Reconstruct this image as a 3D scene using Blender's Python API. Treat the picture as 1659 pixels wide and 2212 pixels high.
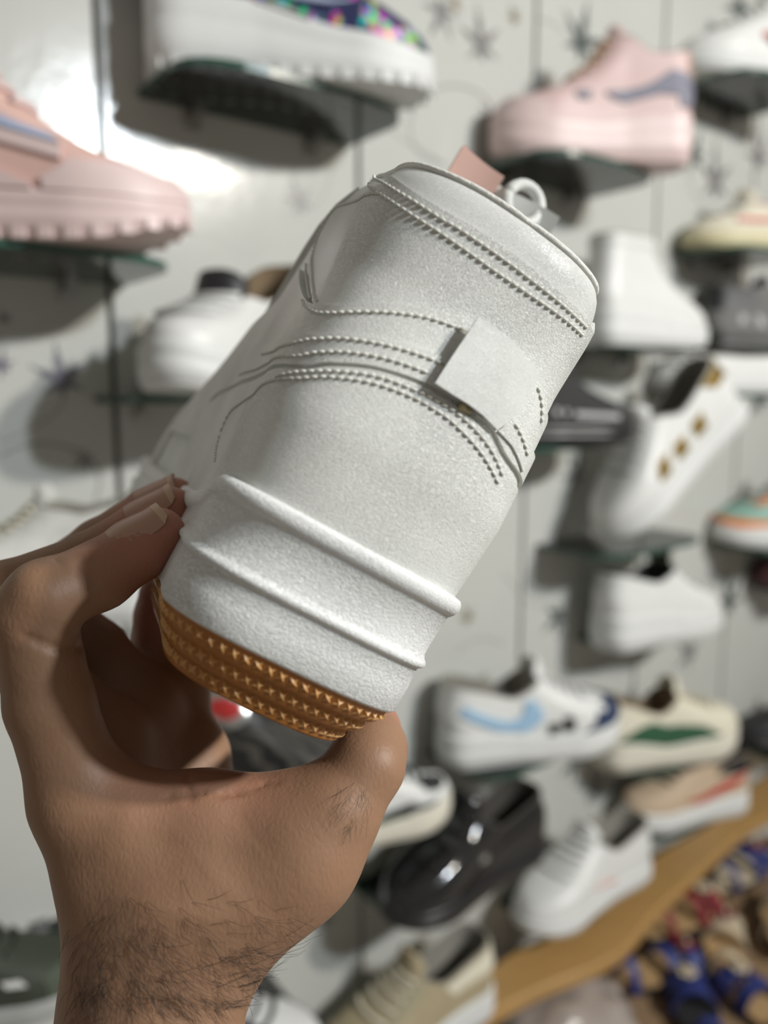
import bpy, bmesh, math, random
import numpy as np
from mathutils import Vector, Matrix
from mathutils.bvhtree import BVHTree
from mathutils.geometry import delaunay_2d_cdt

for o in list(bpy.data.objects):
    bpy.data.objects.remove(o, do_unlink=True)
SC = bpy.context.scene
COL = SC.collection
random.seed(7)
RNG = np.random.default_rng(7)

# ------------------------------------------------------------------ camera
FPX, CX, CY = 1700.0, 829.5, 1106.0          # focal length in pixels of the 1659x2212 frame
PITCH = math.radians(8.5)
EYE = Vector((0, 0, 1.40))
cam_data = bpy.data.cameras.new('camera')
cam = bpy.data.objects.new('camera', cam_data)
COL.objects.link(cam)
cam_data.sensor_fit = 'VERTICAL'
cam_data.sensor_height = 36.0
cam_data.lens = FPX * 36.0 / 2212.0
cam_data.clip_start = 0.01
cam.matrix_world = Matrix.Translation(EYE) @ Matrix.Rotation(math.pi / 2 - PITCH, 4, 'X')
cam_data.dof.use_dof = True
cam_data.dof.focus_distance = 0.215
cam_data.dof.aperture_fstop = 5.6
SC.camera = cam
CM = np.array(cam.matrix_world)

def c2w(p):
    """camera frame (x right, y down, z forward, metres) -> world"""
    return Vector(CM @ np.array([p[0], -p[1], -p[2], 1.0]))[:3] if False else Vector((CM @ np.array([p[0], -p[1], -p[2], 1.0]))[:3])

def px(x, y, z):
    """pixel + distance along the view axis (metres) -> world"""
    return c2w(((x - CX) / FPX * z, (y - CY) / FPX * z, z))

def w2px(P):
    q = cam.matrix_world.inverted() @ Vector(P)
    return (CX + FPX * q.x / -q.z, CY - FPX * q.y / -q.z, -q.z)

# ------------------------------------------------------------------ light
world = bpy.data.worlds.new('World')
SC.world = world
world.use_nodes = True
world.node_tree.nodes['Background'].inputs[0].default_value = (1.0, 0.93, 0.82, 1)
world.node_tree.nodes['Background'].inputs[1].default_value = 0.23

def lamp(name, loc, target, power, color, size):
    d = bpy.data.lights.new(name, 'AREA')
    d.shape = 'DISK'
    d.size = size
    d.energy = power
    d.color = color
    o = bpy.data.objects.new(name, d)
    COL.objects.link(o)
    o.location = loc
    o.rotation_euler = (Vector(target) - Vector(loc)).to_track_quat('-Z', 'Y').to_euler()
    return o
lamp('ceiling_lamp_warm', (1.80, -0.20, 2.32), (0.0, 0.6, 1.3), 36, (1.0, 0.94, 0.84), 0.12)
lamp('ceiling_lamp_cool', (1.60, -0.48, 2.28), (0.0, 0.6, 1.3), 29, (0.86, 0.94, 1.0), 0.12)

SC.view_settings.view_transform = 'Standard'
SC.view_settings.look = 'None'
SC.view_settings.gamma = 1.0
SC.view_settings.use_curve_mapping = False
SC.view_settings.exposure = -0.12

# ------------------------------------------------------------------ materials
def srgb(r, g, b):
    f = lambda c: (c / 12.92 if c <= 0.04045 else ((c + 0.055) / 1.055) ** 2.4)
    return tuple(f(c / 255.0) for c in (r, g, b)) + (1.0,)

_mats = {}
def mat(name, col, rough=0.5, vary=0.06, vscale=40.0, bump=0.0, bscale=200.0, spec=0.5, stretch=None, metallic=0.0,
        coat=0.0, sss=0.0, trans=0.0, kind='noise', dist=0.0):
    """procedural material: colour with noise variation, optional bump (metres)"""
    if name in _mats:
        return _mats[name]
    m = bpy.data.materials.new(name)
    m.use_nodes = True
    nt = m.node_tree
    b = nt.nodes['Principled BSDF']
    b.inputs['Roughness'].default_value = rough
    b.inputs['Metallic'].default_value = metallic
    b.inputs['Specular IOR Level'].default_value = spec
    b.inputs['Coat Weight'].default_value = coat
    b.inputs['Transmission Weight'].default_value = trans
    tc = nt.nodes.new('ShaderNodeTexCoord')
    mp = nt.nodes.new('ShaderNodeMapping')
    if stretch:
        mp.inputs['Scale'].default_value = stretch
    nt.links.new(tc.outputs['Object'], mp.inputs['Vector'])
    n = nt.nodes.new('ShaderNodeTexNoise')
    n.inputs['Scale'].default_value = vscale
    n.inputs['Detail'].default_value = 4
    nt.links.new(mp.outputs[0], n.inputs['Vector'])
    mix = nt.nodes.new('ShaderNodeMix')
    mix.data_type = 'RGBA'
    lo = tuple(c * (1 - vary) for c in col[:3]) + (1,)
    hi = tuple(min(1, c * (1 + vary)) for c in col[:3]) + (1,)
    mix.inputs['A'].default_value = lo
    mix.inputs['B'].default_value = hi
    nt.links.new(n.outputs['Fac'], mix.inputs['Factor'])
    nt.links.new(mix.outputs['Result'], b.inputs['Base Color'])
    if sss > 0:
        b.inputs['Subsurface Weight'].default_value = sss
        b.inputs['Subsurface Radius'].default_value = (0.006, 0.002, 0.001)
        b.inputs['Subsurface Scale'].default_value = 0.6
    if bump > 0:
        bn = nt.nodes.new('ShaderNodeBump')
        bn.inputs['Strength'].default_value = 1.0
        bn.inputs['Distance'].default_value = bump
        if kind == 'noise':
            t = nt.nodes.new('ShaderNodeTexNoise')
            t.inputs['Detail'].default_value = 5
            t.inputs['Distortion'].default_value = dist
            out = t.outputs['Fac']
        else:
            t = nt.nodes.new('ShaderNodeTexVoronoi')
            t.feature = 'DISTANCE_TO_EDGE'
            out = t.outputs['Distance']
        t.inputs['Scale'].default_value = bscale
        nt.links.new(mp.outputs[0], t.inputs['Vector'])
        nt.links.new(out, bn.inputs['Height'])
        nt.links.new(bn.outputs[0], b.inputs['Normal'])
    _mats[name] = m
    return m

# ------------------------------------------------------------------ mesh helpers
def mesh_obj(name, verts, faces, material, parent=None, smooth=True, sharp=None, link=True):
    me = bpy.data.meshes.new(name)
    me.from_pydata([tuple(map(float, v)) for v in verts], [], [tuple(int(i) for i in f) for f in faces])
    me.update()
    if smooth:
        me.polygons.foreach_set('use_smooth', [True] * len(me.polygons))
        if sharp is not None:
            me.set_sharp_from_angle(angle=math.radians(sharp))
    mm = material if isinstance(material, (list, tuple)) else [material]
    for x in mm:
        me.materials.append(x)
    o = bpy.data.objects.new(name, me)
    if link:
        COL.objects.link(o)
    if parent is not None:
        o.parent = parent
    return o

def tag(o, label=None, cat=None, group=None, kind=None):
    if label: o['label'] = label
    if cat: o['category'] = cat
    if group: o['group'] = group
    if kind: o['kind'] = kind
    return o

def root(name, label, cat, M, group=None):
    o = bpy.data.objects.new(name, None)
    o.empty_display_size = 0.05
    COL.objects.link(o)
    o.matrix_world = M
    return tag(o, label, cat, group)

def tube(pts, rad, n=8, cap=True):
    """tube along a polyline; rad scalar or list -> verts, faces"""
    P = [Vector(p) for p in pts]
    R = rad if hasattr(rad, '__len__') else [rad] * len(P)
    V, F = [], []
    up = None
    for i, p in enumerate(P):
        t = (P[min(i + 1, len(P) - 1)] - P[max(i - 1, 0)]).normalized()
        if up is None:
            up = t.orthogonal().normalized()
        up = (up - t * up.dot(t)).normalized()
        s = t.cross(up)
        for k in range(n):
            a = 2 * math.pi * k / n
            V.append(p + (up * math.cos(a) + s * math.sin(a)) * R[i])
        if i:
            b = (i - 1) * n
            for k in range(n):
                F.append((b + k, b + (k + 1) % n, b + n + (k + 1) % n, b + n + k))
    if cap:
        F.append(tuple(range(n - 1, -1, -1)))
        F.append(tuple(range(len(V) - n, len(V))))
    return V, F

def join(parts):
    V, F = [], []
    for v, f in parts:
        b = len(V)
        V += list(v)
        F += [tuple(i + b for i in q) for q in f]
    return V, F

def box(x0, x1, y0, y1, z0, z1):
    V = [(x, y, z) for z in (z0, z1) for y in (y0, y1) for x in (x0, x1)]
    F = [(0, 2, 3, 1), (4, 5, 7, 6), (0, 1, 5, 4), (2, 6, 7, 3), (0, 4, 6, 2), (1, 3, 7, 5)]
    return V, F

def prism(poly, z0, z1):
    n = len(poly)
    V = [(x, y, z0) for x, y in poly] + [(x, y, z1) for x, y in poly]
    F = [tuple(range(n - 1, -1, -1)), tuple(range(n, 2 * n))]
    F += [(i, (i + 1) % n, n + (i + 1) % n, n + i) for i in range(n)]
    return V, F

def grid_faces(nu, nv, closed_u=True):
    F = []
    for j in range(nv - 1):
        for i in range(nu if closed_u else nu - 1):
            a = j * nu + i
            b = j * nu + (i + 1) % nu
            F.append((a, b, b + nu, a + nu))
    return F

# ------------------------------------------------------------------ shoe surface
class Shoe:
    """Shoe body as a loft of horizontal slices. Local frame in metres: +x toe, +y left, +z up.
    t in (-1,1]: 0 = middle of the heel, 1 = front middle, sign = side. v: 0 = top of sole, 1 = collar."""
    def __init__(s, **k):
        s.__dict__.update(dict(
            zz=[0, 15, 30, 40, 50, 60, 70, 80, 90],            # heights above the sole top (mm)
            xh=[3, 1, 0, 1, 3, 5, 6, 6, 6],                      # back of the heel
            xf=[276, 274, 255, 225, 195, 175, 158, 145, 132],    # front of the slice
            hw=[1.0, 1.0, .98, .95, .91, .88, .86, .85, .85],    # width factor
            px_=[0, 35, 100, 150, 200, 250, 290], pw=[35, 36, 35, 40, 47, 45, 40],   # plan half width
            lt=[78, 75, 70, 62, 55, 50, 46, 42, 40],             # toe rounding length
            lh=[34] * 9,
            top=[(0, 72), (.25, 66), (.5, 58), (.75, 72), (1, 84)],   # collar height over slice fraction
            sole=[(0, 32), (.3, 30), (.7, 24), (.92, 24), (1, 30)],   # sole thickness over fraction of length
            bend=6.0, L=280.0, hexp=2.5, lip=0.0))
        s.__dict__.update(k)
    def zsole(s, fr):
        a = np.array(s.sole, float)
        return np.interp(fr, a[:, 0], a[:, 1])
    def ztop(s, tau):
        a = np.array(s.top, float)
        # smooth interpolation
        x = np.clip(tau, 0, 1)
        r = np.zeros_like(x)
        for o in (-.06, -.03, 0, .03, .06):
            r = r + np.interp(np.abs(x + o) , a[:, 0], a[:, 1])
        return r / 5
    def slice(s, t, h, grow=0.0):
        """t array, h array (mm above the sole top) -> x, y in mm"""
        at = np.abs(t)
        xh = np.interp(h, s.zz, s.xh) - grow
        xf = np.interp(h, s.zz, s.xf) + grow
        hw = np.interp(h, s.zz, s.hw)
        lt = np.interp(h, s.zz, s.lt)
        lh = np.interp(h, s.zz, s.lh)
        tau = (1 - np.cos(np.pi * at)) / 2
        x = xh + (xf - xh) * tau
        he = np.clip(1 - (x - xh) / lh, 0, 1)
        te = np.clip(1 - (xf - x) / lt, 0, 1)
        y = (np.interp(x, s.px_, s.pw) * hw + grow) * (1 - he ** s.hexp) ** (1 / s.hexp) * (1 - te ** 2.2) ** (1 / 2.2)
        y = y * np.sign(t)
        c = s.bend * np.clip((x - 120) / 150, -.3, 1.2) ** 2
        return x, y + c
    def P(s, t, v, off=0.0):
        """surface points (metres)"""
        t = np.asarray(t, float); v = np.asarray(v, float)
        t, v = np.broadcast_arrays(t, v)
        t = t.astype(float)
        def raw(t, v):
            tau = (1 - np.cos(np.pi * np.abs(t))) / 2
            h = v * s.ztop(tau)
            x, y = s.slice(t, h)
            if s.lip:
                g = s.lip * np.clip((v - .86) / .14, 0, 1) ** 2.2
                y = y - np.sign(y) * np.minimum(g, np.abs(y))
                x = x + g * np.clip(1 - x / 40, 0, 1)
            z = h + s.zsole(np.clip(x / s.L, 0, 1))
            return np.stack([x, y, z], -1) / 1000
        p = raw(t, v)
        if np.any(np.asarray(off) != 0):
            e = 4e-3
            tw = lambda q: np.where(q > 1, q - 2, np.where(q < -1, q + 2, q))
            du = raw(tw(t + e), v) - raw(tw(t - e), v)
            dv = raw(t, np.minimum(v + .02, 1)) - raw(t, v - .02)
            n = np.cross(du, dv)
            n /= np.linalg.norm(n, axis=-1, keepdims=True) + 1e-12
            c = p - np.array([.1, 0, 0])
            n = n * -1.0
            # outward test against the slice centre
            cen = p.copy(); cen[..., 0] = np.clip(p[..., 0], .035, .12); cen[..., 1] = 0; cen[..., 2] = np.minimum(p[..., 2], .06)
            sg = np.sign(np.sum(n * (p - cen), -1, keepdims=True))
            n = n * np.where(sg == 0, 1, sg)
            p = p + n * (np.asarray(off)[..., None] if np.ndim(off) else off)
        return p
    def upper(s, nt=96, nv=26):
        t = np.linspace(-1, 1, nt, endpoint=False) + 1.0 / nt
        v = np.linspace(0, 1, nv)
        T, Vv = np.meshgrid(t, v)
        return s.P(T, Vv).reshape(-1, 3), grid_faces(nt, nv), T.ravel(), Vv.ravel()
    def lining(s, nt=64, thick=6.0, depth=45.0, rise=1.0):
        t = np.linspace(-1, 1, nt, endpoint=False) + 1.0 / nt
        rim = s.P(t, np.ones(nt))
        cen = np.array([rim[:, 0].mean(), rim[:, 1].mean()])
        d = cen[None] - rim[:, :2]
        d /= np.linalg.norm(d, axis=1, keepdims=True)
        k = thick / 1000
        rows = []
        for inn, dz in ((0, -.0005), (.12 * k, .18 * k), (.5 * k, .42 * k), (.9 * k, .15 * k), (1.15 * k, -.5 * k), (1.25 * k, -2 * k), (1.3 * k, -depth / 1000)):
            q = rim.copy()
            q[:, :2] += d * inn
            q[:, 2] += dz * (rise if dz > 0 else 1.0)
            if dz < -.02:
                q[:, 2] = q[:, 2].min()
            rows.append(q)
        q = rows[-1].mean(0, keepdims=True)
        V = np.concatenate(rows + [q])
        F = grid_faces(nt, len(rows))
        b = (len(rows) - 1) * nt
        F += [(b + i, b + (i + 1) % nt, len(V) - 1) for i in range(nt)]
        return V, F
    def outline(s, t, grow, h=0.0):
        return s.slice(t, np.full_like(t, h), grow)
    def sole_loft(s, rows, nt=96):
        """rows of (fraction 0..1 of the sole thickness or callable, grow mm) -> closed loft"""
        t = np.linspace(-1, 1, nt, endpoint=False) + 1.0 / nt
        V = []
        for zf, g in rows:
            x, y = s.outline(t, g if not callable(g) else 0.0)
            zs = s.zsole(np.clip(x / s.L, 0, 1))
            z = zf(x, zs) if callable(zf) else zf * zs
            V.append(np.stack([x, y, z], -1) / 1000)
        n = len(V)
        V = np.concatenate(V)
        F = grid_faces(nt, n)
        F.append(tuple(range(nt - 1, -1, -1)))
        F.append(tuple(range((n - 1) * nt, n * nt)))
        return V, F

def cdt_panel(poly, spacing):
    """fill a 2-D polygon with evenly spaced triangles -> pts, tris, boundary flag"""
    # resample the boundary
    P = np.array(poly, float)
    B = []
    n = len(P)
    for i in range(n):
        a, b = P[i], P[(i + 1) % n]
        m = max(1, int(np.ceil(np.linalg.norm(b - a) / spacing)))
        for k in range(m):
            B.append(a + (b - a) * k / m)
    B = np.array(B)
    lo, hi = B.min(0), B.max(0)
    gx = np.arange(lo[0], hi[0], spacing); gy = np.arange(lo[1], hi[1], spacing * .9)
    G = []
    for j, y in enumerate(gy):
        for x in gx + (j % 2) * spacing * .5:
            # inside test
            c = False
            x1, y1 = B[:, 0], B[:, 1]
            x2, y2 = np.roll(x1, -1), np.roll(y1, -1)
            cr = (y1 > y) != (y2 > y)
            with np.errstate(divide='ignore', invalid='ignore'):
                xi = x1 + (y - y1) * (x2 - x1) / (y2 - y1)
            c = np.sum(cr & (x < xi)) % 2 == 1
            if c and np.min((B[:, 0] - x) ** 2 + (B[:, 1] - y) ** 2) > (spacing * .55) ** 2:
                G.append((x, y))
    pts = [Vector(p) for p in B] + [Vector(p) for p in G]
    nb = len(B)
    out = delaunay_2d_cdt(pts, [(i, (i + 1) % nb) for i in range(nb)], [list(range(nb))], 1, 1e-7)
    vs = np.array([tuple(v) for v in out[0]])
    return vs, [tuple(f) for f in out[2]]

def smooth_poly(P, n=6, closed=False):
    """Catmull-Rom through points"""
    P = [np.array(p, float) for p in P]
    m = len(P)
    out = []
    rng = range(m if closed else m - 1)
    for i in rng:
        if closed:
            p0, p1, p2, p3 = P[i - 1], P[i], P[(i + 1) % m], P[(i + 2) % m]
        else:
            p0, p1, p2, p3 = P[max(i - 1, 0)], P[i], P[i + 1], P[min(i + 2, m - 1)]
        for k in range(n):
            t = k / n
            out.append(.5 * (2 * p1 + (p2 - p0) * t + (2 * p0 - 5 * p1 + 4 * p2 - p3) * t * t + (3 * p1 - p0 - 3 * p2 + p3) * t ** 3))
    if not closed:
        out.append(P[-1])
    return np.array(out)

def solid_from_sheet(top, bot, tris):
    """two matching vertex sheets + triangles -> closed solid"""
    n = len(top)
    F = [tuple(t) for t in tris] + [tuple(n + i for i in reversed(t)) for t in tris]
    cnt = {}
    for t in tris:
        for a, b in zip(t, t[1:] + t[:1]):
            cnt[(a, b)] = cnt.get((a, b), 0) + 1
    for (a, b) in list(cnt):
        if (b, a) not in cnt:
            F.append((b, a, n + a, n + b))
    return np.concatenate([top, bot]), F

def shoe_panel(sh, name, poly, material, parent, off=0.0012, base=-0.0006, spacing=.03, st=1.0, sv=0.45, label=None):
    """overlay on a shoe: polygon in (t,v); off may be a function (t,v)->metres"""
    vs, tr = cdt_panel([(a * st, b * sv) for a, b in poly], spacing)
    t, v = vs[:, 0] / st, np.clip(vs[:, 1] / sv, 0, 1)
    o = off(t, v) if callable(off) else np.full(len(t), off)
    top = sh.P(t, v, o)
    bot = sh.P(t, v, base if not callable(base) else base(t, v))
    V, F = solid_from_sheet(top, bot, tr)
    ob = mesh_obj(name, V, F, material, parent, sharp=45)
    if label: ob['label'] = label
    return ob
# ------------------------------------------------------------------ setting: wall frame
WA = math.radians(52.3)
WD = Vector((math.sin(WA), math.cos(WA), 0))          # along the wall, to the right and away
WN = Vector((math.cos(WA), -math.sin(WA), 0))         # out of the wall
W0 = Vector((0, 0.955, 0))
WALL_M = Matrix(((WD.x, 0, WN.x, 0), (WD.y, 0, WN.y, 0), (0, 1, 0, 0), (0, 0, 0, 1)))   # (along, up, out) -> world axes

def wpt(u, h, out=0.0):
    return Vector((W0.x, W0.y, 0)) + WD * u + WN * out + Vector((0, 0, h))

def px2wall(x, y, off=0.0):
    """pixel -> (u, height) on the plane parallel to the wall at distance off"""
    d = (px(x, y, 1.0) - EYE)
    o = EYE - W0
    k = (off - o.dot(WN)) / d.dot(WN)
    p = o + d * k
    return p.dot(WD), p.z

# ------------------------------------------------------------------ the white sneaker in the hand
M_LEATHER = None
def leather(name, col, bump=0.00021, rough=0.40, scale=950.0, stretch=(1, .8, 2.0)):
    m = mat(name, col, rough=rough, vary=0.025, vscale=60, spec=0.45)
    nt = m.node_tree
    b = nt.nodes['Principled BSDF']
    tc = nt.nodes.new('ShaderNodeTexCoord')
    mp = nt.nodes.new('ShaderNodeMapping')
    mp.inputs['Scale'].default_value = stretch
    nt.links.new(tc.outputs['Object'], mp.inputs[0])
    wn = nt.nodes.new('ShaderNodeTexNoise')
    wn.inputs['Scale'].default_value = scale * .6
    wn.inputs['Detail'].default_value = 2
    nt.links.new(mp.outputs[0], wn.inputs['Vector'])
    add = nt.nodes.new('ShaderNodeVectorMath')
    add.operation = 'MULTIPLY_ADD'
    nt.links.new(wn.outputs['Color'], add.inputs[0])
    add.inputs[1].default_value = (.004, .004, .004)
    nt.links.new(mp.outputs[0], add.inputs[2])
    vo = nt.nodes.new('ShaderNodeTexVoronoi')
    vo.feature = 'DISTANCE_TO_EDGE'
    vo.inputs['Scale'].default_value = scale
    nt.links.new(add.outputs[0], vo.inputs['Vector'])
    cr = nt.nodes.new('ShaderNodeMapRange')
    cr.inputs['From Max'].default_value = 0.16
    nt.links.new(vo.outputs['Distance'], cr.inputs['Value'])
    # creasing comes and goes over the skin
    bn = nt.nodes.new('ShaderNodeTexNoise')
    bn.inputs['Scale'].default_value = 28
    nt.links.new(tc.outputs['Object'], bn.inputs['Vector'])
    st = nt.nodes.new('ShaderNodeMapRange')
    st.inputs['From Min'].default_value = .3
    st.inputs['From Max'].default_value = .7
    st.inputs['To Min'].default_value = .45
    nt.links.new(bn.outputs['Fac'], st.inputs['Value'])
    bp = nt.nodes.new('ShaderNodeBump')
    bp.inputs['Distance'].default_value = bump
    nt.links.new(st.outputs[0], bp.inputs['Strength'])
    nt.links.new(cr.outputs[0], bp.inputs['Height'])
    nt.links.new(bp.outputs[0], b.inputs['Normal'])
    return m

LEA = leather('white_leather', (0.76, 0.77, 0.735, 1))
LEA_S = leather('white_padded_leather', (0.76, 0.775, 0.745, 1), bump=0.00008, rough=0.34, scale=1500)
RUB = leather('white_grained_rubber', (0.79, 0.80, 0.79, 1), bump=0.00018, rough=0.5, scale=900, stretch=(1, .5, 1.4))
THREAD = mat('white_thread', (0.70, 0.70, 0.65, 1), rough=0.7)
HOLE_SHADE = mat('needle_hole_shade', (0.40, 0.39, 0.35, 1), rough=0.9)  # grey that paints the shade of the stitch pits, on flat discs
GUM = mat('gum_rubber', (0.36, 0.135, 0.025, 1), rough=0.42, vary=0.18, vscale=90, spec=0.5, bump=0.0003, bscale=500)
GUM_L = mat('gum_rubber_worn', (0.60, 0.32, 0.115, 1), rough=0.45, vary=0.2, vscale=150)
LINING = mat('white_mesh_lining', (0.72, 0.72, 0.68, 1), rough=0.9, bump=0.0004, bscale=900)
PINK_L = mat('blush_pink_lining', (0.66, 0.42, 0.36, 1), rough=0.6)
GLUE = mat('dried_glue', (0.36, 0.30, 0.17, 1), rough=0.35)

SR = np.array([[-0.259, -0.844, 0.469], [-0.052, -0.473, -0.879], [0.964, -0.252, 0.079]])
u_, s_, vt_ = np.linalg.svd(SR); SR = u_ @ vt_
ST = np.array([-27.48, 45.50, 179.63]) / 1000 - SR[:, 1] * .0028
def s2cam(p): return SR @ np.asarray(p) + ST
flip = np.diag([1, -1, -1])
SM = np.eye(4); SM[:3, :3] = flip @ SR; SM[:3, 3] = flip @ ST
SHOE_M = Matrix(CM @ SM)
shoe = root('sneaker', 'white leather mid-top sneaker with gum outsole held up in the hand', 'sneaker', SHOE_M)

MS = Shoe(zz=[0, 12, 20, 35, 55, 75, 95, 103, 109, 116, 123],
          xh=[4, 4, 3, 1.5, 3.5, 6, 4, 2, 3, 5, 6],
          xf=[281, 281, 278, 250, 202, 165, 140, 131, 124, 118, 112],
          hw=[1, 1, 1.02, 1.06, 1.09, 1.11, 1.15, 1.16, 1.155, 1.14, 1.11],
          px_=[0, 35, 55, 75, 100, 150, 200, 250, 290], pw=[31, 31, 32.3, 34.4, 36.8, 43, 50, 52, 48],
          lt=[62, 62, 62, 64, 58, 50, 45, 43, 42, 41, 40], lh=[27, 27, 27, 28, 30, 32, 34, 35, 35, 35, 35],
          top=[(0, 104), (.25, 110), (.6, 122), (1, 123)], sole=[(0, 30), (1, 30)], bend=11.0, L=284.0, hexp=3.0, lip=4.0)
UV_V, UV_F, UV_T, UV_S = MS.upper(200, 60)
mesh_obj('upper', UV_V, UV_F, LEA_S, shoe)

_tri = []
for f in UV_F:
    _tri.append((f[0], f[1], f[2])); _tri.append((f[0], f[2], f[3]))
_bvh = BVHTree.FromPolygons([tuple(v) for v in UV_V], _tri)
_cam_l = Vector(SR.T @ (-ST))
def px2tv(x, y, grow=0.0):
    d = Vector(SR.T @ np.array([(x - CX) / FPX, (y - CY) / FPX, 1.0])).normalized()
    loc, nrm, idx, dist = _bvh.ray_cast(_cam_l, d)
    if loc is None:
        loc, nrm, idx, dist = _bvh.find_nearest(_cam_l + d * 0.205)
        q = _cam_l + d * (loc - _cam_l).dot(d)
        loc, nrm, idx, dist = _bvh.find_nearest(q)
    a, b, c = (Vector(UV_V[i]) for i in _tri[idx])
    m = np.array([[*(b - a)], [*(c - a)]]).T
    w, *_ = np.linalg.lstsq(m, np.array(loc - a), rcond=None)
    ia, ib, ic = _tri[idx]
    ta, tb, tc = UV_T[ia], UV_T[ib], UV_T[ic]
    return (ta + w[0] * (tb - ta) + w[1] * (tc - ta), UV_S[ia] + w[0] * (UV_S[ib] - UV_S[ia]) + w[1] * (UV_S[ic] - UV_S[ia]))
def curve_tv(pts):
    return [px2tv(*p) for p in pts]

# seam lines read off the heel, left to right
E1 = curve_tv([(797, 352), (840, 385), (900, 425), (960, 462), (1050, 515), (1130, 572), (1200, 632), (1250, 680)])
E2 = curve_tv([(690, 668), (735, 674), (780, 668), (850, 668), (900, 675), (960, 688), (1010, 705), (1080, 748), (1135, 800), (1150, 850)])
E3 = curve_tv([(560, 768), (610, 754), (680, 740), (740, 737), (800, 742), (870, 755), (940, 778), (1010, 815), (1070, 870), (1100, 930)])
E4 = curve_tv([(440, 893), (500, 852), (580, 822), (650, 804), (720, 797), (800, 800), (880, 822), (930, 845), (985, 880), (1045, 925), (1075, 985)])
E5 = curve_tv([(440, 903), (500, 862), (580, 832), (650, 814), (720, 806), (800, 809), (880, 832), (940, 863), (1000, 905), (1045, 952), (1068, 1010)])
def far(E, n=3):
    """carry a seam round the hidden side as the mirror of the side in view"""
    tl = E[-1][0]
    m = sorted([(-t, v) for t, v in E if t > -tl + .03], key=lambda q: -q[0])
    dv = E[-1][1] - (m[0][1] if m else E[-1][1])
    out = list(E)
    for k, (t, v) in enumerate(m):
        out.append((t, v + dv * max(0, 1 - (k + 1) / 4)))
    return out
def dense(E, n=5):
    return [tuple(q) for q in smooth_poly(E, n)]
F1, F2, F3, F4, F5 = (far(E) for E in (E1, E2, E3, E4, E5))
left_edge = curve_tv([(797, 352), (735, 455), (676, 556), (678, 605), (690, 662)])
tl_, tr_ = F2[0][0], F2[-1][0]
# heel quarter with its raised top edge
p4 = dense(F1) + [(-t, v) for t, v in left_edge[1:-1]] + dense(F2)[::-1] + left_edge[1:-1][::-1]
SPG = .014
shoe_panel(MS, 'heel_quarter', p4, LEA, shoe, off=0.0016, spacing=SPG)
q3 = curve_tv([(648, 618), (664, 588), (664, 625), (674, 652)])
q3 = [q3[0], (q3[1][0] + .01, q3[1][1]), q3[2], q3[3]]
p3 = dense([(.66, .58)] + q3 + F2 + [(-t, v) for t, v in q3[::-1]] + [(-.66, .58)]) + [(-.66, .2), (.66, .2)]
shoe_panel(MS, 'side_quarter', p3, LEA, shoe, off=0.0027, spacing=SPG * 1.3)
p2 = dense([(.56, .26), (.5, .33)] + F3 + [(-.5, .33), (-.56, .26)]) + dense(F4 + [(-.56, .24)])[::-1] + [(.56, .24)]
shoe_panel(MS, 'side_stripe', dense([(.52, .345)] + F3 + [(-.52, .345)]) + dense([(.54, .26)] + F4 + [(-.54, .26)])[::-1], LEA, shoe, off=0.0037, spacing=SPG)
shoe_panel(MS, 'heel_counter', dense([(.5, .2)] + F5 + [(-.5, .2)]) + [(-.5, .02), (-.26, .03), (-.15, .085), (.15, .085), (.26, .03), (.5, .02)], LEA, shoe, off=0.0036, spacing=SPG)
# toe cap overlay and eyestays
shoe_panel(MS, 'toe_cap', dense([(.66, .06), (.66, .25), (.74, .36), (.86, .34), (.97, .33)]) + dense([(.97, .02), (.8, .02), (.66, .02)]), LEA, shoe, off=0.0014, spacing=.03)
shoe_panel(MS, 'toe_cap', dense([(-.66, .06), (-.66, .25), (-.74, .36), (-.86, .34), (-.97, .33)]) + dense([(-.97, .02), (-.8, .02), (-.66, .02)]), LEA, shoe, off=0.0014, spacing=.03)
for s in (1, -1):
    shoe_panel(MS, 'eyestay', [(s * .80, .42), (s * .88, .44), (s * .85, .7), (s * .80, .98), (s * .64, .98), (s * .70, .7), (s * .74, .5)], LEA, shoe, off=0.0026, spacing=.03)

# heel pull tab: lifted along its free left edge
tab_px = [(1015, 699), (1045, 714), (1075, 736), (1108, 766), (1139, 802), (1137, 820), (1118, 862), (1098, 893), (1084, 906), (1052, 930), (1020, 902), (985, 880), (950, 860), (919, 840), (950, 795), (983, 748)]
tab_tv = curve_tv(tab_px)
ea, eb = np.array(curve_tv([(1015, 699)])[0]), np.array(curve_tv([(919, 840)])[0])
def tab_off(t, v):
    q = np.stack([t, v * .45], -1)
    a, b = ea * [1, .45], eb * [1, .45]
    ab = b - a
    k = np.clip(((q - a) @ ab) / (ab @ ab), 0, 1)
    d = np.linalg.norm(q - (a + k[:, None] * ab), axis=1)
    return 0.0040 + 0.0028 * np.exp(-(d / .035) ** 2)
shoe_panel(MS, 'pull_tab', tab_tv, LEA_S, shoe, off=tab_off, base=lambda t, v: tab_off(t, v) - .0010, spacing=.009)
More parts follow.
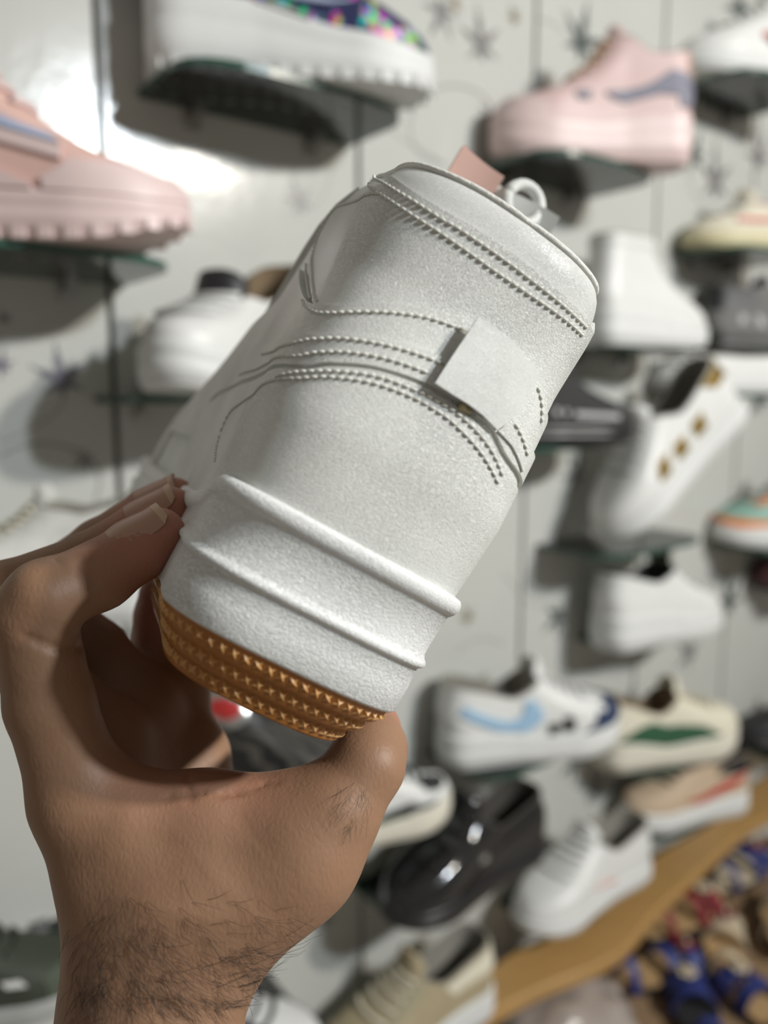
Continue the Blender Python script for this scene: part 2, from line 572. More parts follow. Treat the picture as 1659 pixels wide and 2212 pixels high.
# torn corner and a drop of glue beside the tab
shoe_panel(MS, 'tab_flap', curve_tv([(1084, 903), (1100, 935), (1112, 975), (1120, 1000), (1098, 1010), (1080, 960), (1054, 932)]), LEA, shoe, off=0.0043, base=.001, spacing=.009)
gl = px2tv(985, 886)
gp = MS.P(np.array([gl[0]]), np.array([gl[1]]), .004)[0]
bm = bmesh.new(); bmesh.ops.create_icosphere(bm, subdivisions=2, radius=.0012)
for v in bm.verts: v.co = Vector((v.co.x * 1.1, v.co.y * 1.7, v.co.z * .8)) * (1 + .25 * math.sin(v.co.y * 4000)) + Vector(gp)
me = bpy.data.meshes.new('glue_drop'); bm.to_mesh(me); bm.free(); me.materials.append(GLUE)
o = bpy.data.objects.new('glue_drop', me); COL.objects.link(o); o.parent = shoe

def stitches(name, path_tv, off, parent, pitch=0.0021, rad=0.00037, material=THREAD):
    """row of thread stitches along a path, with flat grey discs painting the shade in the needle holes between them"""
    q = smooth_poly(path_tv, 14)
    P = MS.P(q[:, 0], q[:, 1], off)
    N = MS.P(q[:, 0], q[:, 1], off + .001) - P
    N /= np.linalg.norm(N, axis=1, keepdims=True)
    P = P - N * .00022
    s = np.r_[0, np.cumsum(np.linalg.norm(np.diff(P, axis=0), axis=1))]
    parts, holes = [], []
    for a in np.arange(0, s[-1] - pitch * .8, pitch):
        f = lambda w: np.array([np.interp(w, s, P[:, i]) for i in range(3)])
        p0, p1, p2 = f(a + .0001), f(a + pitch * .42), f(a + pitch * .84)
        nn = np.array([np.interp(a + pitch / 2, s, N[:, i]) for i in range(3)])
        sd = np.cross(p2 - p0, nn); sd /= np.linalg.norm(sd) + 1e-12
        tw = sd * rad * .45                               # slanted like lock stitch
        pts = [p0 + tw, p0 + (p2 - p0) * .2 + nn * rad * .9 + tw * .6, p1 + nn * rad * 1.2, p0 + (p2 - p0) * .8 + nn * rad * .9 - tw * .6, p2 - tw]
        parts.append(tube(pts, [rad * .5, rad, rad * 1.1, rad, rad * .5], 5))
        h = f(a + pitch * .95) + nn * 0.00012
        e = (p2 - p0) / np.linalg.norm(p2 - p0)
        ring = [h + (e * math.cos(k * math.pi / 3) * .9 + sd * math.sin(k * math.pi / 3) * 1.2) * rad for k in range(6)]
        holes.append((ring, [tuple(range(6))]))
    V, F = join(parts)
    nf = len(F)
    V2, F2_ = join([(V, F), join(holes)])
    ob = mesh_obj(name, V2, F2_, [material, HOLE_SHADE], parent)
    ob.data.polygons.foreach_set('material_index', [0] * nf + [1] * (len(F2_) - nf))
    return tag(ob, kind='stuff')
ST_ROWS = [
    ([(815, 392), (900, 446), (985, 498), (1070, 555), (1150, 615), (1225, 676), (1256, 706)], .0017),
    ([(806, 408), (870, 456), (940, 502), (1020, 557), (1100, 613), (1180, 667), (1248, 722)], .0017),
    ([(672, 660), (690, 684), (720, 691), (770, 688), (850, 687), (920, 696), (992, 722)], .0028),
    ([(779, 377), (730, 460), (688, 545), (686, 600), (697, 660)], .0017),
    ([(672, 574), (673, 610), (682, 652)], .0017),
    ([(590, 778), (640, 764), (690, 752), (740, 748), (800, 753), (870, 768), (948, 797)], .0038),
    ([(540, 822), (600, 802), (650, 788), (700, 779), (760, 776), (830, 786), (890, 805), (916, 816)], .0038),
    ([(620, 832), (680, 819), (740, 816), (810, 823), (880, 847), (950, 882), (1005, 925), (1043, 975), (1062, 1028)], .0037),
    ([(500, 945), (530, 893), (590, 851), (650, 835), (720, 829), (800, 837), (870, 860), (930, 892), (985, 937), (1025, 985), (1052, 1040)], .0037),
    ([(490, 1010), (492, 980), (500, 945)], .0037),
    ([(1086, 915), (1100, 945), (1108, 985)], .0044),
    ([(1143, 835), (1150, 870), (1146, 920)], .0028),
]
for pts, off in ST_ROWS:
    stitches('stitching', curve_tv(pts), off, shoe)

# collar lining, tongue, laces
V, F = MS.lining(96, 7, 60, -.6)
TT = np.linspace(-1, 1, 120, endpoint=False)
bp_ = MS.P(TT, np.full(120, .997), .0004)
bv_, bf_ = tube([tuple(p) for p in bp_] + [tuple(bp_[0])], .0008, 8, cap=False)
mesh_obj('collar_binding', bv_, bf_, LINING, shoe)
mesh_obj('collar_lining', V, F, LEA_S, shoe)
def tongue_sheet(y0, y1, z0, z1, off, n=14, m=10):
    R = []
    for j in range(m):
        a = j / (m - 1)
        for i in range(n):
            b = i / (n - 1)
            y = y0 + (y1 - y0) * b
            w = 30 - 2 * a
            z = z0 + (z1 - z0) * a - 12 * max(0, abs(y) / w - .6) ** 2 * a
            x = 120 - 14 * a - 12 * (y / 30) ** 2 + off
            R.append((x / 1000, y / 1000, z / 1000))
    return np.array(R), [(j * n + i, j * n + i + 1, (j + 1) * n + i + 1, (j + 1) * n + i) for j in range(m - 1) for i in range(n - 1)]
a, f = tongue_sheet(-30, 12, 120, 190, -4)
b, _ = tongue_sheet(-30, 12, 120, 190, 3)
V, F = solid_from_sheet(a, b, [tuple(q) for q in f])
tg = mesh_obj('tongue', V, F, LEA_S, shoe, sharp=50)
a, f = tongue_sheet(-6, 13, 150, 192, -7.5)
b, _ = tongue_sheet(-6, 13, 150, 192, -4)
V, F = solid_from_sheet(a, b, [tuple(q) for q in f])
mesh_obj('tongue_label', V, F, PINK_L, tg, sharp=50)
V, F = tube([(.097 + .002 * math.sin(k), (-17 + 7.0 * math.cos(k)) / 1000, (187 + 8 * math.sin(k)) / 1000) for k in np.linspace(0, 2 * math.pi, 22)], .0022, 8)
mesh_obj('tongue_loop', V, F, LEA_S, tg)
for k in range(7):
    v = .46 + k * .08
    ta = np.r_[np.linspace(.80, 1, 9), np.linspace(-1, -.80, 9)[1:]]
    P = MS.P(np.clip(ta, -.999, .999), np.full(len(ta), v), .0042)
    V, F = tube([tuple(p) for p in P], .0027, 8)
    mesh_obj('lace', V, F, LINING, shoe)

# cupsole with its two beads
def sole_rows(sh, rows, nt=220):
    t = np.linspace(-1, 1, nt, endpoint=False) + 1.0 / nt
    V = []
    for zf, g in rows:
        x, y = sh.slice(t, np.zeros(nt), g)
        z = zf(x) if callable(zf) else np.full(nt, float(zf))
        V.append(np.stack([x, y, z], -1) / 1000)
    n = len(V); V = np.concatenate(V)
    F = grid_faces(nt, n)
    F.append(tuple(range(nt - 1, -1, -1)))
    F.append(tuple(range((n - 1) * nt, n * nt)))
    return V, F
ztop = lambda x: np.interp(x, [0, 14, 34, 60, 180, 240, 284], [44, 44, 39, 36.5, 36, 38.5, 41])
low = lambda k: (lambda x: ztop(x) - k)
rows = [(10.5, .6), (10.5, 2.4), (11.2, 2.9), (18, 3.1), (23.2, 3.0), (23.6, 3.3), (24.1, 3.9), (24.9, 4.2), (25.7, 3.9), (26.2, 3.4), (27.4, 3.0),
        (31, 3.1), (low(5.2), 3.7), (low(4.8), 4.1), (low(4.2), 4.7), (low(2.8), 5.2), (low(1.4), 5.1), (low(.3), 4.5), (low(0), 3.4), (low(.2), 1.0), (low(1.5), -2)]
V, F = sole_rows(MS, rows)
mesh_obj('cupsole', V, F, RUB, shoe, sharp=70)
rows = [(-3.2, -9.5), (-3.2, -5.6), (-2.7, -5.0), (.8, -4.4), (1.4, -3.8), (1.4, -2.9), (2.0, -2.3), (5.4, -1.5), (6.0, -.9), (6.0, 0), (6.6, .5), (10.6, 1.9), (11.2, 1.6), (11.2, 0)]
V, F = sole_rows(MS, rows)
outsole = mesh_obj('outsole', V, F, GUM, shoe, sharp=40)
# star-shaped grip studs on the three steps of the outsole heel
ring = [(math.cos(k * math.pi / 4) * (1 if k % 2 == 0 else .40) * .0019, math.sin(k * math.pi / 4) * (1 if k % 2 == 0 else .40) * .0019, -.0002) for k in range(8)]
SV = ring + [(0, 0, .0008)]
SF = [(k, (k + 1) % 8, 8) for k in range(8)]
stud_me = None
for (zc, g, pitch, ph) in ((-.9, -4.6, 3.1, 0), (3.7, -1.8, 3.1, .5), (8.3, 1.1, 3.1, 0)):
    t = np.linspace(-.44, .44, 800)
    x, y = MS.slice(t, np.zeros(800), g)
    s = np.r_[0, np.cumsum(np.hypot(np.diff(x), np.diff(y)))]
    for a in np.arange(pitch * (.5 + ph), s[-1], pitch):
        p = Vector((np.interp(a, s, x), np.interp(a, s, y), zc)) / 1000
        q = Vector((np.interp(a + .6, s, x), np.interp(a + .6, s, y), zc)) / 1000
        e = (q - p).normalized()
        nrm = Vector((e.y, -e.x, 0))
        if nrm.dot(p - Vector((.035, 0, 0))) < 0: nrm = -nrm
        nrm = (nrm + Vector((0, 0, -.32))).normalized()
        w = nrm.cross(e)
        if stud_me is None:
            o = mesh_obj('grip_stud', SV, SF, GUM_L, outsole, smooth=False)
            stud_me = o.data
        else:
            o = bpy.data.objects.new('grip_stud', stud_me); COL.objects.link(o); o.parent = outsole
        rr = random.uniform(-.3, .3) + math.pi / 4
        e2 = e * math.cos(rr) + w * math.sin(rr); w2 = nrm.cross(e2)
        o.matrix_local = Matrix(((e2.x, w2.x, nrm.x, p.x), (e2.y, w2.y, nrm.y, p.y), (e2.z, w2.z, nrm.z, p.z), (0, 0, 0, 1)))
# ------------------------------------------------------------------ the hand: one continuous skin from a signed distance field
def surface_nets(D, org, h):
    """naive surface nets on a scalar grid -> verts, quads"""
    s = D < 0
    nx, ny, nz = D.shape
    cnt = np.zeros((nx - 1, ny - 1, nz - 1), np.int16)
    acc = np.zeros((nx - 1, ny - 1, nz - 1, 3), np.float32)
    corners = [(i, j, k) for i in (0, 1) for j in (0, 1) for k in (0, 1)]
    sub = lambda c: tuple(slice(c[a], D.shape[a] - 1 + c[a]) for a in range(3))
    for a in corners:
        for ax in range(3):
            if a[ax] == 0:
                b = list(a); b[ax] = 1
                da, db = D[sub(a)], D[sub(b)]
                m = (da < 0) != (db < 0)
                cnt += m
                w = np.where(m, da / np.where(m, da - db, 1), 0)
                for q in range(3):
                    acc[..., q] += np.where(m, a[q] + (w if q == ax else 0), 0)
    act = cnt > 0
    idx = np.full(act.shape, -1, np.int64)
    idx[act] = np.arange(act.sum())
    ii = np.argwhere(act)
    V = (ii + acc[act] / cnt[act][:, None]) * h + org
    F = []
    for ax in range(3):
        o1, o2 = [(1, 2), (2, 0), (0, 1)][ax]
        lo = [slice(1, -1)] * 3; hi = [slice(1, -1)] * 3
        lo[ax] = slice(0, -1); hi[ax] = slice(1, None)
        a, b = s[tuple(lo)], s[tuple(hi)]
        for flag, rev in ((a & ~b, False), (~a & b, True)):
            p = np.argwhere(flag)
            if not len(p): continue
            off = np.ones(3, int); off[ax] = 0
            p = p + off
            e1 = np.zeros(3, int); e1[o1] = 1
            e2 = np.zeros(3, int); e2[o2] = 1
            g = lambda q: idx[q[:, 0], q[:, 1], q[:, 2]]
            qd = np.stack([g(p - e1 - e2), g(p - e2), g(p), g(p - e1)], 1)
            if rev: qd = qd[:, ::-1]
            F.append(qd)
    return V, np.concatenate(F)

def mm(x, y, z, r):
    """pixel, depth in mm, radius in mm"""
    return (px(x, y, z / 1000), r / 1000)

HB = 0.0011
# joints: (pixel x, pixel y, depth mm, radius mm)
palm = [
    # wrist and forearm
    (mm(322, 2215, 214, 22.0), mm(335, 2700, 205, 25)),
    (mm(322, 2215, 214, 22.0), mm(350, 2060, 215, 21)),
    (mm(370, 2190, 226, 18), mm(390, 2720, 215, 23)),
    # index metacarpal
    (mm(285, 2080, 214, 15.5), mm(182, 1735, 216, 12.2)),
    # middle, ring and little metacarpals towards the far side
    (mm(325, 2060, 228, 17), mm(225, 1610, 240, 13)),
    (mm(370, 2060, 242, 15), mm(295, 1535, 262, 13)),
    (mm(400, 2060, 252, 14), mm(366, 1490, 282, 12.5)),
    # thumb metacarpal and muscle of the ball
    (mm(420, 2080, 214, 16.5), mm(650, 1845, 217, 13.5)),
    (mm(470, 1990, 228, 14), mm(600, 1830, 232, 12)),
    # first web between thumb and index
    (mm(350, 1900, 216, 19), mm(300, 1790, 216, 13)),
    (mm(430, 1900, 216, 19), mm(450, 1790, 217, 11.5)),
    (mm(300, 1772, 216, 11.5), mm(450, 1762, 218, 9.0)),
    (mm(450, 1762, 218, 9.0), mm(600, 1752, 219, 8.2)),
    (mm(520, 1880, 217, 17), mm(590, 1800, 219, 12)),
    # heel of the palm on the far side
    (mm(430, 1960, 250, 15), mm(412, 1640, 270, 13.5)),
]
fingers = {
    'index': [(172, 1715, 216, 12.3), (108, 1520, 211, 11.2), (72, 1330, 207, 10.4), (100, 1292, 206, 10.0), (215, 1243, 214, 9.2), (300, 1185, 219, 8.7), (345, 1152, 221, 7.2)],
    'middle': [(225, 1610, 240, 12.2), (80, 1450, 238, 10.8), (-25, 1320, 236, 10.2), (15, 1284, 236, 9.8), (190, 1216, 240, 9.0), (315, 1138, 241, 8.3), (372, 1100, 241, 6.8)],
    'ring': [(300, 1530, 262, 12), (205, 1410, 266, 11), (95, 1305, 268, 10), (95, 1262, 268, 9.4), (215, 1178, 268, 8.8), (325, 1105, 266, 8.0), (378, 1072, 264, 6.4)],
    'little': [(366, 1490, 282, 12.5), (352, 1430, 285, 10.6), (348, 1375, 286, 9.8), (348, 1330, 284, 9.2), (352, 1285, 280, 8.4)],
    'thumb': [(650, 1855, 217, 14.2), (728, 1745, 219, 12.2), (790, 1652, 223, 10.8), (800, 1618, 230, 10.4), (796, 1580, 242, 9.6), (796, 1552, 252, 8.2)],
}
fing = {}
for n_, J in fingers.items():
    q = [mm(*j) for j in J]
    fing[n_] = list(zip(q[:-1], q[1:]))
allc = palm + [c for v in fing.values() for c in v]
lo = np.min([np.array(e[0]) - e[1] for c in allc for e in c], 0) - .006
hi = np.max([np.array(e[0]) + e[1] for c in allc for e in c], 0) + .006
N = np.ceil((hi - lo) / HB).astype(int) + 1
AX = [lo[i] + HB * np.arange(N[i]) for i in range(3)]
BIG = 0.05
def prim(D, c, k):
    (a, ra), (b, rb) = c
    a, b = np.array(a), np.array(b)
    m = max(ra, rb) + .022
    l, u = np.minimum(a, b) - m, np.maximum(a, b) + m
    i0 = np.clip(((l - lo) / HB).astype(int), 0, N); i1 = np.clip(((u - lo) / HB).astype(int) + 2, 0, N)
    sl = tuple(slice(i0[i], i1[i]) for i in range(3))
    X = AX[0][sl[0]][:, None, None]; Y = AX[1][sl[1]][None, :, None]; Z = AX[2][sl[2]][None, None, :]
    ab = b - a
    t = np.clip(((X - a[0]) * ab[0] + (Y - a[1]) * ab[1] + (Z - a[2]) * ab[2]) / max(ab @ ab, 1e-12), 0, 1)
    d = np.sqrt((X - a[0] - t * ab[0]) ** 2 + (Y - a[1] - t * ab[1]) ** 2 + (Z - a[2] - t * ab[2]) ** 2) - (ra + (rb - ra) * t)
    o = D[sl]
    h = np.clip(k - np.abs(o - d), 0, None) / k
    D[sl] = np.minimum(o, d) - h * h * k * .25
DP = np.full(N, BIG, np.float32)
for c in palm:
    prim(DP, c, .010)
DT = DP.copy()
for n_, cs in fing.items():
    DF = np.full(N, BIG, np.float32)
    for c in cs:
        prim(DF, c, .0025)
    k = .012 if n_ == 'thumb' else .008
    h = np.clip(k - np.abs(DF - DP), 0, None) / k
    DT = np.minimum(DT, np.minimum(DF, DP) - h * h * k * .25)
del DF
def carve(pts, r, k=.0012):
    """press a crease into the skin along a path of (x, y, depth mm)"""
    global DT
    Q = [px(x, y, z / 1000) for x, y, z in pts]
    DC = np.full(N, BIG, np.float32)
    for a, b in zip(Q[:-1], Q[1:]):
        prim(DC, ((a, r), (b, r)), .0005)
    d = -DC
    h = np.clip(k - np.abs(DT - d), 0, None) / k
    DT = np.where(DC < .004, np.maximum(DT, d) + h * h * k * .25, DT)
def skin_z(x, y, z0=150, z1=330):
    """depth (mm) where the view ray through a pixel meets the skin"""
    for z in np.arange(z0, z1, .4):
        p = px(x, y, z / 1000)
        i = tuple(int(round((p[a] - lo[a]) / HB)) for a in range(3))
        if all(0 <= i[a] < N[a] for a in range(3)) and DT[i] < 0:
            return z
    return None
def crease(pts, r=.0006, lift=.0):
    q = smooth_poly(pts, 4)
    out = []
    for x, y in q:
        z = skin_z(x, y)
        if z is not None: out.append((x, y, z - .2 + lift))
    if len(out) > 1: carve(out, r)
crease([(168, 1215), (178, 1245), (196, 1275)], .0006)
crease([(180, 1208), (190, 1238), (208, 1266)], .0006)
crease([(196, 1202), (206, 1230)], .0005)
crease([(120, 1205), (128, 1222)], .0005)
crease([(60, 1378), (110, 1396), (180, 1398)], .0009)
crease([(408, 1668), (405, 1700), (412, 1730)], .0005)
crease([(470, 1722), (540, 1702), (600, 1688)], .0004)
crease([(350, 1725), (440, 1712), (520, 1715)], .0005)
crease([(330, 2170), (420, 2178), (505, 2185)], .0006)
crease([(300, 2188), (380, 2196), (480, 2200)], .0005)
hv, hf = surface_nets(DT, lo, HB)
HAND_AT = px(332, 2215, .214)

SKIN = mat('brown_skin', (0.275, 0.155, 0.092, 1), rough=0.52, vary=0.10, vscale=55, spec=0.35, sss=0.12)
def skin_detail(m):
    nt = m.node_tree
    b = nt.nodes['Principled BSDF']
    tc = nt.nodes.new('ShaderNodeTexCoord')
    vo = nt.nodes.new('ShaderNodeTexVoronoi'); vo.feature = 'DISTANCE_TO_EDGE'; vo.inputs['Scale'].default_value = 620
    mp = nt.nodes.new('ShaderNodeMapping'); mp.inputs['Scale'].default_value = (1, 1, .5)
    nt.links.new(tc.outputs['Object'], mp.inputs[0])
    nt.links.new(mp.outputs[0], vo.inputs['Vector'])
    no = nt.nodes.new('ShaderNodeTexNoise'); no.inputs['Scale'].default_value = 180; no.inputs['Detail'].default_value = 6
    nt.links.new(tc.outputs['Object'], no.inputs['Vector'])
    ad = nt.nodes.new('ShaderNodeMath'); ad.operation = 'MULTIPLY_ADD'
    nt.links.new(vo.outputs['Distance'], ad.inputs[0]); ad.inputs[1].default_value = .55
    nt.links.new(no.outputs['Fac'], ad.inputs[2])
    bp = nt.nodes.new('ShaderNodeBump'); bp.inputs['Distance'].default_value = .00024; bp.inputs['Strength'].default_value = .8
    nt.links.new(ad.outputs[0], bp.inputs['Height'])
    nt.links.new(bp.outputs[0], b.inputs['Normal'])
    # pinker skin on fingertips, knuckle folds and the palm side, kept as a vertex attribute
    at = nt.nodes.new('ShaderNodeAttribute'); at.attribute_name = 'pink'
    src = b.inputs['Base Color'].links[0].from_socket
    mx = nt.nodes.new('ShaderNodeMix'); mx.data_type = 'RGBA'
    nt.links.new(at.outputs['Fac'], mx.inputs['Factor'])
    nt.links.new(src, mx.inputs['A'])
    mx.inputs['B'].default_value = (0.40, 0.175, 0.12, 1)
    nt.links.new(mx.outputs['Result'], b.inputs['Base Color'])
skin_detail(SKIN)
hand = mesh_obj('hand', hv - np.array(HAND_AT), hf, SKIN)
hand.location = HAND_AT
tag(hand, 'bare left hand and wrist gripping the white sneaker from below', 'hand')
pk = np.zeros(len(hv))
for n_, J in fingers.items():
    tip = np.array(px(J[-1][0], J[-1][1], J[-1][2] / 1000))
    d = np.linalg.norm(hv - tip, axis=1)
    pk = np.maximum(pk, np.clip(1 - (d - .010) / .018, 0, 1))
for (x, y, z) in ((430, 1690, 215), (520, 1700, 215), (330, 1670, 212)):
    d = np.linalg.norm(hv - np.array(px(x, y, z / 1000)), axis=1)
    pk = np.maximum(pk, .35 * np.clip(1 - (d - .004) / .014, 0, 1))
at = hand.data.attributes.new('pink', 'FLOAT', 'POINT')
at.data.foreach_set('value', pk.astype(np.float32))

NAIL = mat('finger_nail', (0.42, 0.235, 0.165, 1), rough=0.32, vary=0.05, spec=0.5, coat=0.2)
NAIL_T = mat('nail_edge', (0.55, 0.38, 0.26, 1), rough=0.35)
def nail(name_f, nrm_px, w, length, rr):
    J = fingers[name_f]
    a = np.array(px(J[-2][0], J[-2][1], J[-2][2] / 1000)); b = np.array(px(J[-1][0], J[-1][1], J[-1][2] / 1000))
    ax = (b - a) / np.linalg.norm(b - a)
    n = np.array(c2w(nrm_px)) - np.array(EYE)
    n = n - ax * (n @ ax); n /= np.linalg.norm(n)
    l = np.cross(ax, n)
    nu, nv = 9, 9
    top, bot = [], []
    for j in range(nv):
        s = j / (nv - 1)
        c = b + ax * (-length + (length + .0042) * s)
        al = np.clip(1 + (-length + (length + .0042) * s) / np.linalg.norm(b - a), 0, 1)
        r = (J[-2][3] + (J[-1][3] - J[-2][3]) * al) / 1000 - .0001 - .0006 * max(0, s - .7)
        wj = w * (1 - .45 * max(0, .25 - s) / .25 - .3 * max(0, s - .85) / .15)
        for i in range(nu):
            q = (i / (nu - 1) - .5) * 2 * wj
            d = n * math.cos(q) + l * math.sin(q)
            top.append(c + d * (r + .0009 - .0003 * (2 * i / (nu - 1) - 1) ** 4)); bot.append(c + d * (r - .0004))
    F = [(j * nu + i, j * nu + i + 1, (j + 1) * nu + i + 1, (j + 1) * nu + i) for j in range(nv - 1) for i in range(nu - 1)]
    V, F = solid_from_sheet(np.array(top) - np.array(HAND_AT), np.array(bot) - np.array(HAND_AT), F)
    o = mesh_obj('nail', V, F, [NAIL, NAIL_T], hand, sharp=60)
    n1 = (nv - 1) * (nu - 1)
    o.data.polygons.foreach_set('material_index', [1 if (k < n1 and k // (nu - 1) >= nv - 2) else 0 for k in range(len(F))])
    return o
nail('index', (-.50, -.62, -.85), .80, .0115, .0078)
nail('middle', (-.42, -.70, -.8), .80, .011, .0075)
nail('ring', (-.4, -.72, -.75), .80, .010, .0072)

# fine dark hair on the wrist, the back of the hand and the thumb
HAIR = mat('dark_hair', (0.018, 0.012, 0.010, 1), rough=0.5)
_hb = BVHTree.FromPolygons([tuple(v) for v in hv], [tuple(int(i) for i in f) for f in hf])
parts = []
def hair_field(n, region, ang, length, rad):
    k = 0; tries = 0
    while k < n and tries < n * 6:
        tries += 1
        x, y, dens = region()
        d = (px(x, y, 1.0) - EYE).normalized()
        loc, nrm, idx, dist = _hb.ray_cast(EYE, d)
        if loc is None or dist > .26 or random.random() > dens: continue
        k += 1
        a = ang(x, y) + random.gauss(0, .35)
        dirv = (px(x + 10 * math.cos(a), y + 10 * math.sin(a), .215) - px(x, y, .215)).normalized()
        dirv = (dirv - nrm * dirv.dot(nrm)).normalized()
        L_ = random.uniform(.6, 1.2) * length
        sd = nrm.cross(dirv) * random.uniform(-.35, .35)
        pts = []
        for s in (0, .33, .66, 1):
            q = loc + (dirv * s + sd * s * s) * L_ + nrm * (.0003 + .0016 * math.sin(s * 2.2) * random.uniform(.3, 1))
            pts.append(q - HAND_AT)
        parts.append(tube(pts, [rad, rad, rad * .8, rad * .3], 3, cap=False))
def reg_wrist():
    y = random.triangular(1880, 2215, 2150)
    x = random.uniform(160, 640)
    return x, y, .35 + .65 * min(1, max(0, (y - 1880) / 260))
hair_field(330, reg_wrist, lambda x, y: math.radians(55 - 40 * (x - 160) / 450), .009, .00005)
hair_field(50, lambda: (random.uniform(150, 260), random.uniform(1960, 2215), 1), lambda x, y: math.radians(120), .008, .00005)
hair_field(36, lambda: (random.uniform(720, 800), random.uniform(1690, 1790), 1), lambda x, y: math.radians(115), .005, .000035)
V, F = join(parts)
tag(mesh_obj('body_hair', V, F, HAIR, hand), kind='stuff')
# ------------------------------------------------------------------ setting: panelled wall, floor, ledge
PANEL = mat('printed_white_wall_panel', (0.49, 0.495, 0.468, 1), rough=0.17, vary=0.05, vscale=7, spec=0.35, bump=0.0012, bscale=9, dist=.6)
GROOVE = mat('dark_panel_joint', (0.10, 0.105, 0.09, 1), rough=0.8)
LEAF_P = mat('leaf_print_mauve', (0.13, 0.12, 0.15, 1), rough=0.35, vary=0.4, vscale=45)
LEAF_G = mat('leaf_print_grey', (0.19, 0.185, 0.18, 1), rough=0.35, vary=0.4, vscale=45)
LEAF_D = mat('leaf_print_green_grey', (0.09, 0.105, 0.10, 1), rough=0.35, vary=0.4, vscale=45)
LEAF_B = mat('leaf_print_brown', (0.20, 0.165, 0.10, 1), rough=0.35, vary=0.4, vscale=45)
VINE = mat('vine_print_grey', (0.26, 0.26, 0.25, 1), rough=0.35)

def wall_obj(name, V, F, m, parent=None, **k):
    """mesh in wall coordinates (along, up, out)"""
    o = mesh_obj(name, V, F, m, parent, **k)
    if parent is None:
        M = WALL_M.copy(); M.translation = W0
        o.matrix_world = M
    return o
V, F = box(-1.6, 3.2, 0, 2.7, -0.06, -0.0085)
wall = tag(wall_obj('wall_back', V, F, GROOVE, smooth=False), kind='structure')
gu, _ = px2wall(1155, 200)
PW = 0.2875
pv, pf = box(-PW / 2 + .0028, PW / 2 - .0028, 0, 2.7, -.0085, 0)
first = None
for k in range(-5, 11):
    uc = gu + (k + .5) * PW
    if first is None:
        first = mesh_obj('wall_panel', pv, pf, PANEL, wall, smooth=False)
        bv = first.modifiers.new('bevel', 'BEVEL'); bv.width = .0012; bv.segments = 2
        o = first
    else:
        o = first.copy(); COL.objects.link(o); o.parent = wall
    o.location = (uc, 0, 0)

def leaf_poly(n=5, seed=0):
    r = random.Random(seed)
    pts = []
    for k in range(n):
        a = math.pi / 2 + (k - (n - 1) / 2) * (2 * math.pi * .82 / n)
        L_ = 1.0 if k == n // 2 else (.85 if abs(k - n // 2) == 1 else .65)
        for da, rr in ((-.34, .30), (-.2, .58), (-.13, .55), (0, 1), (.13, .55), (.2, .58), (.34, .30)):
            pts.append((math.cos(a + da) * L_ * rr, math.sin(a + da) * L_ * rr))
    pts.append((.03, -.35)); pts.append((-.03, -.35))
    # order around the centre
    pts.sort(key=lambda p: -math.atan2(p[0], -p[1]))
    return pts
def print_leaf(x, y, size, m, rot=0, n=5):
    u, h = px2wall(x, y)
    u2, _ = px2wall(x + size, y)
    s = abs(u2 - u)
    c, sn = math.cos(rot), math.sin(rot)
    P = [((c * a - sn * b) * s + u, (sn * a + c * b) * s + h) for a, b in leaf_poly(n)]
    vs = [(p[0], p[1], .0004) for p in P] + [(u, h, .0004)]
    F = [(i, (i + 1) % len(P), len(P)) for i in range(len(P))]
    wall_obj('printed_leaf', vs, F, m, wall, smooth=False)
def print_vine(pts, w=.0022, m=None):
    q = smooth_poly([px2wall(*p) for p in pts], 10)
    d = np.gradient(q, axis=0); d /= np.linalg.norm(d, axis=1, keepdims=True)
    nrm = np.stack([-d[:, 1], d[:, 0]], 1)
    V = [(*a, .0003) for a in q + nrm * w / 2] + [(*a, .0003) for a in q - nrm * w / 2]
    n = len(q)
    wall_obj('printed_vine', V, [(i, i + 1, n + i + 1, n + i) for i in range(n - 1)], m or VINE, wall, smooth=False)
for a in ((132, 822, 88, LEAF_P, .1), (5, 790, 55, LEAF_P, .9), (186, 992, 42, LEAF_G, 2.2), (650, 440, 48, LEAF_G, .4), (1040, 100, 62, LEAF_G, .2),
          (1255, 95, 62, LEAF_D, -.2), (1545, 395, 52, LEAF_G, .1), (955, 25, 55, LEAF_G, 2.6), (1112, 40, 24, LEAF_B, .6), (985, 8, 26, LEAF_B, 2), (1500, 335, 42, LEAF_D, .7),
          (1010, 1335, 26, LEAF_B, .4), (1040, 1150, 26, LEAF_G, 2.4), (1245, 1030, 44, LEAF_G, .5), (1205, 1330, 40, LEAF_D, 2.1), (1575, 1300, 44, LEAF_D, .4), (1060, 250, 30, LEAF_G, 1.2),
          (1285, 1700, 42, LEAF_G, .3), (1240, 1650, 36, LEAF_D, 1.8), (1490, 1410, 40, LEAF_G, 1.0), (1600, 20, 46, LEAF_D, 2.8), (1640, 340, 40, LEAF_G, .6), (1475, 760, 40, LEAF_G, .2), (10, 690, 26, LEAF_P, .2), (330, 1010, 40, LEAF_G, 1.9), (1640, 860, 46, LEAF_D, .3),
          (880, 1850, 44, LEAF_G, .3), (60, 1330, 50, LEAF_P, 1.0), (700, 1990, 44, LEAF_G, .3), (1400, 660, 30, LEAF_B, .6), (1180, 880, 40, LEAF_G, 1.2)):
    print_leaf(*a)
print_vine([(0, 985), (60, 960), (130, 962), (190, 985), (215, 1030), (205, 1090)])
print_vine([(0, 955), (70, 925), (130, 880), (140, 850)], .0015)
print_vine([(960, 355), (905, 330), (885, 275), (905, 215), (970, 185), (1040, 205), (1060, 255), (1045, 300)], .0026)
print_vine([(960, 355), (870, 300), (830, 270)], .0014)
print_vine([(1160, 40), (1210, 60), (1250, 110), (1230, 170)], .0015)
print_vine([(1480, 330), (1500, 420), (1560, 465), (1620, 440)], .0020)
print_vine([(1090, 1240), (1140, 1300), (1190, 1310), (1220, 1380)], .0016)
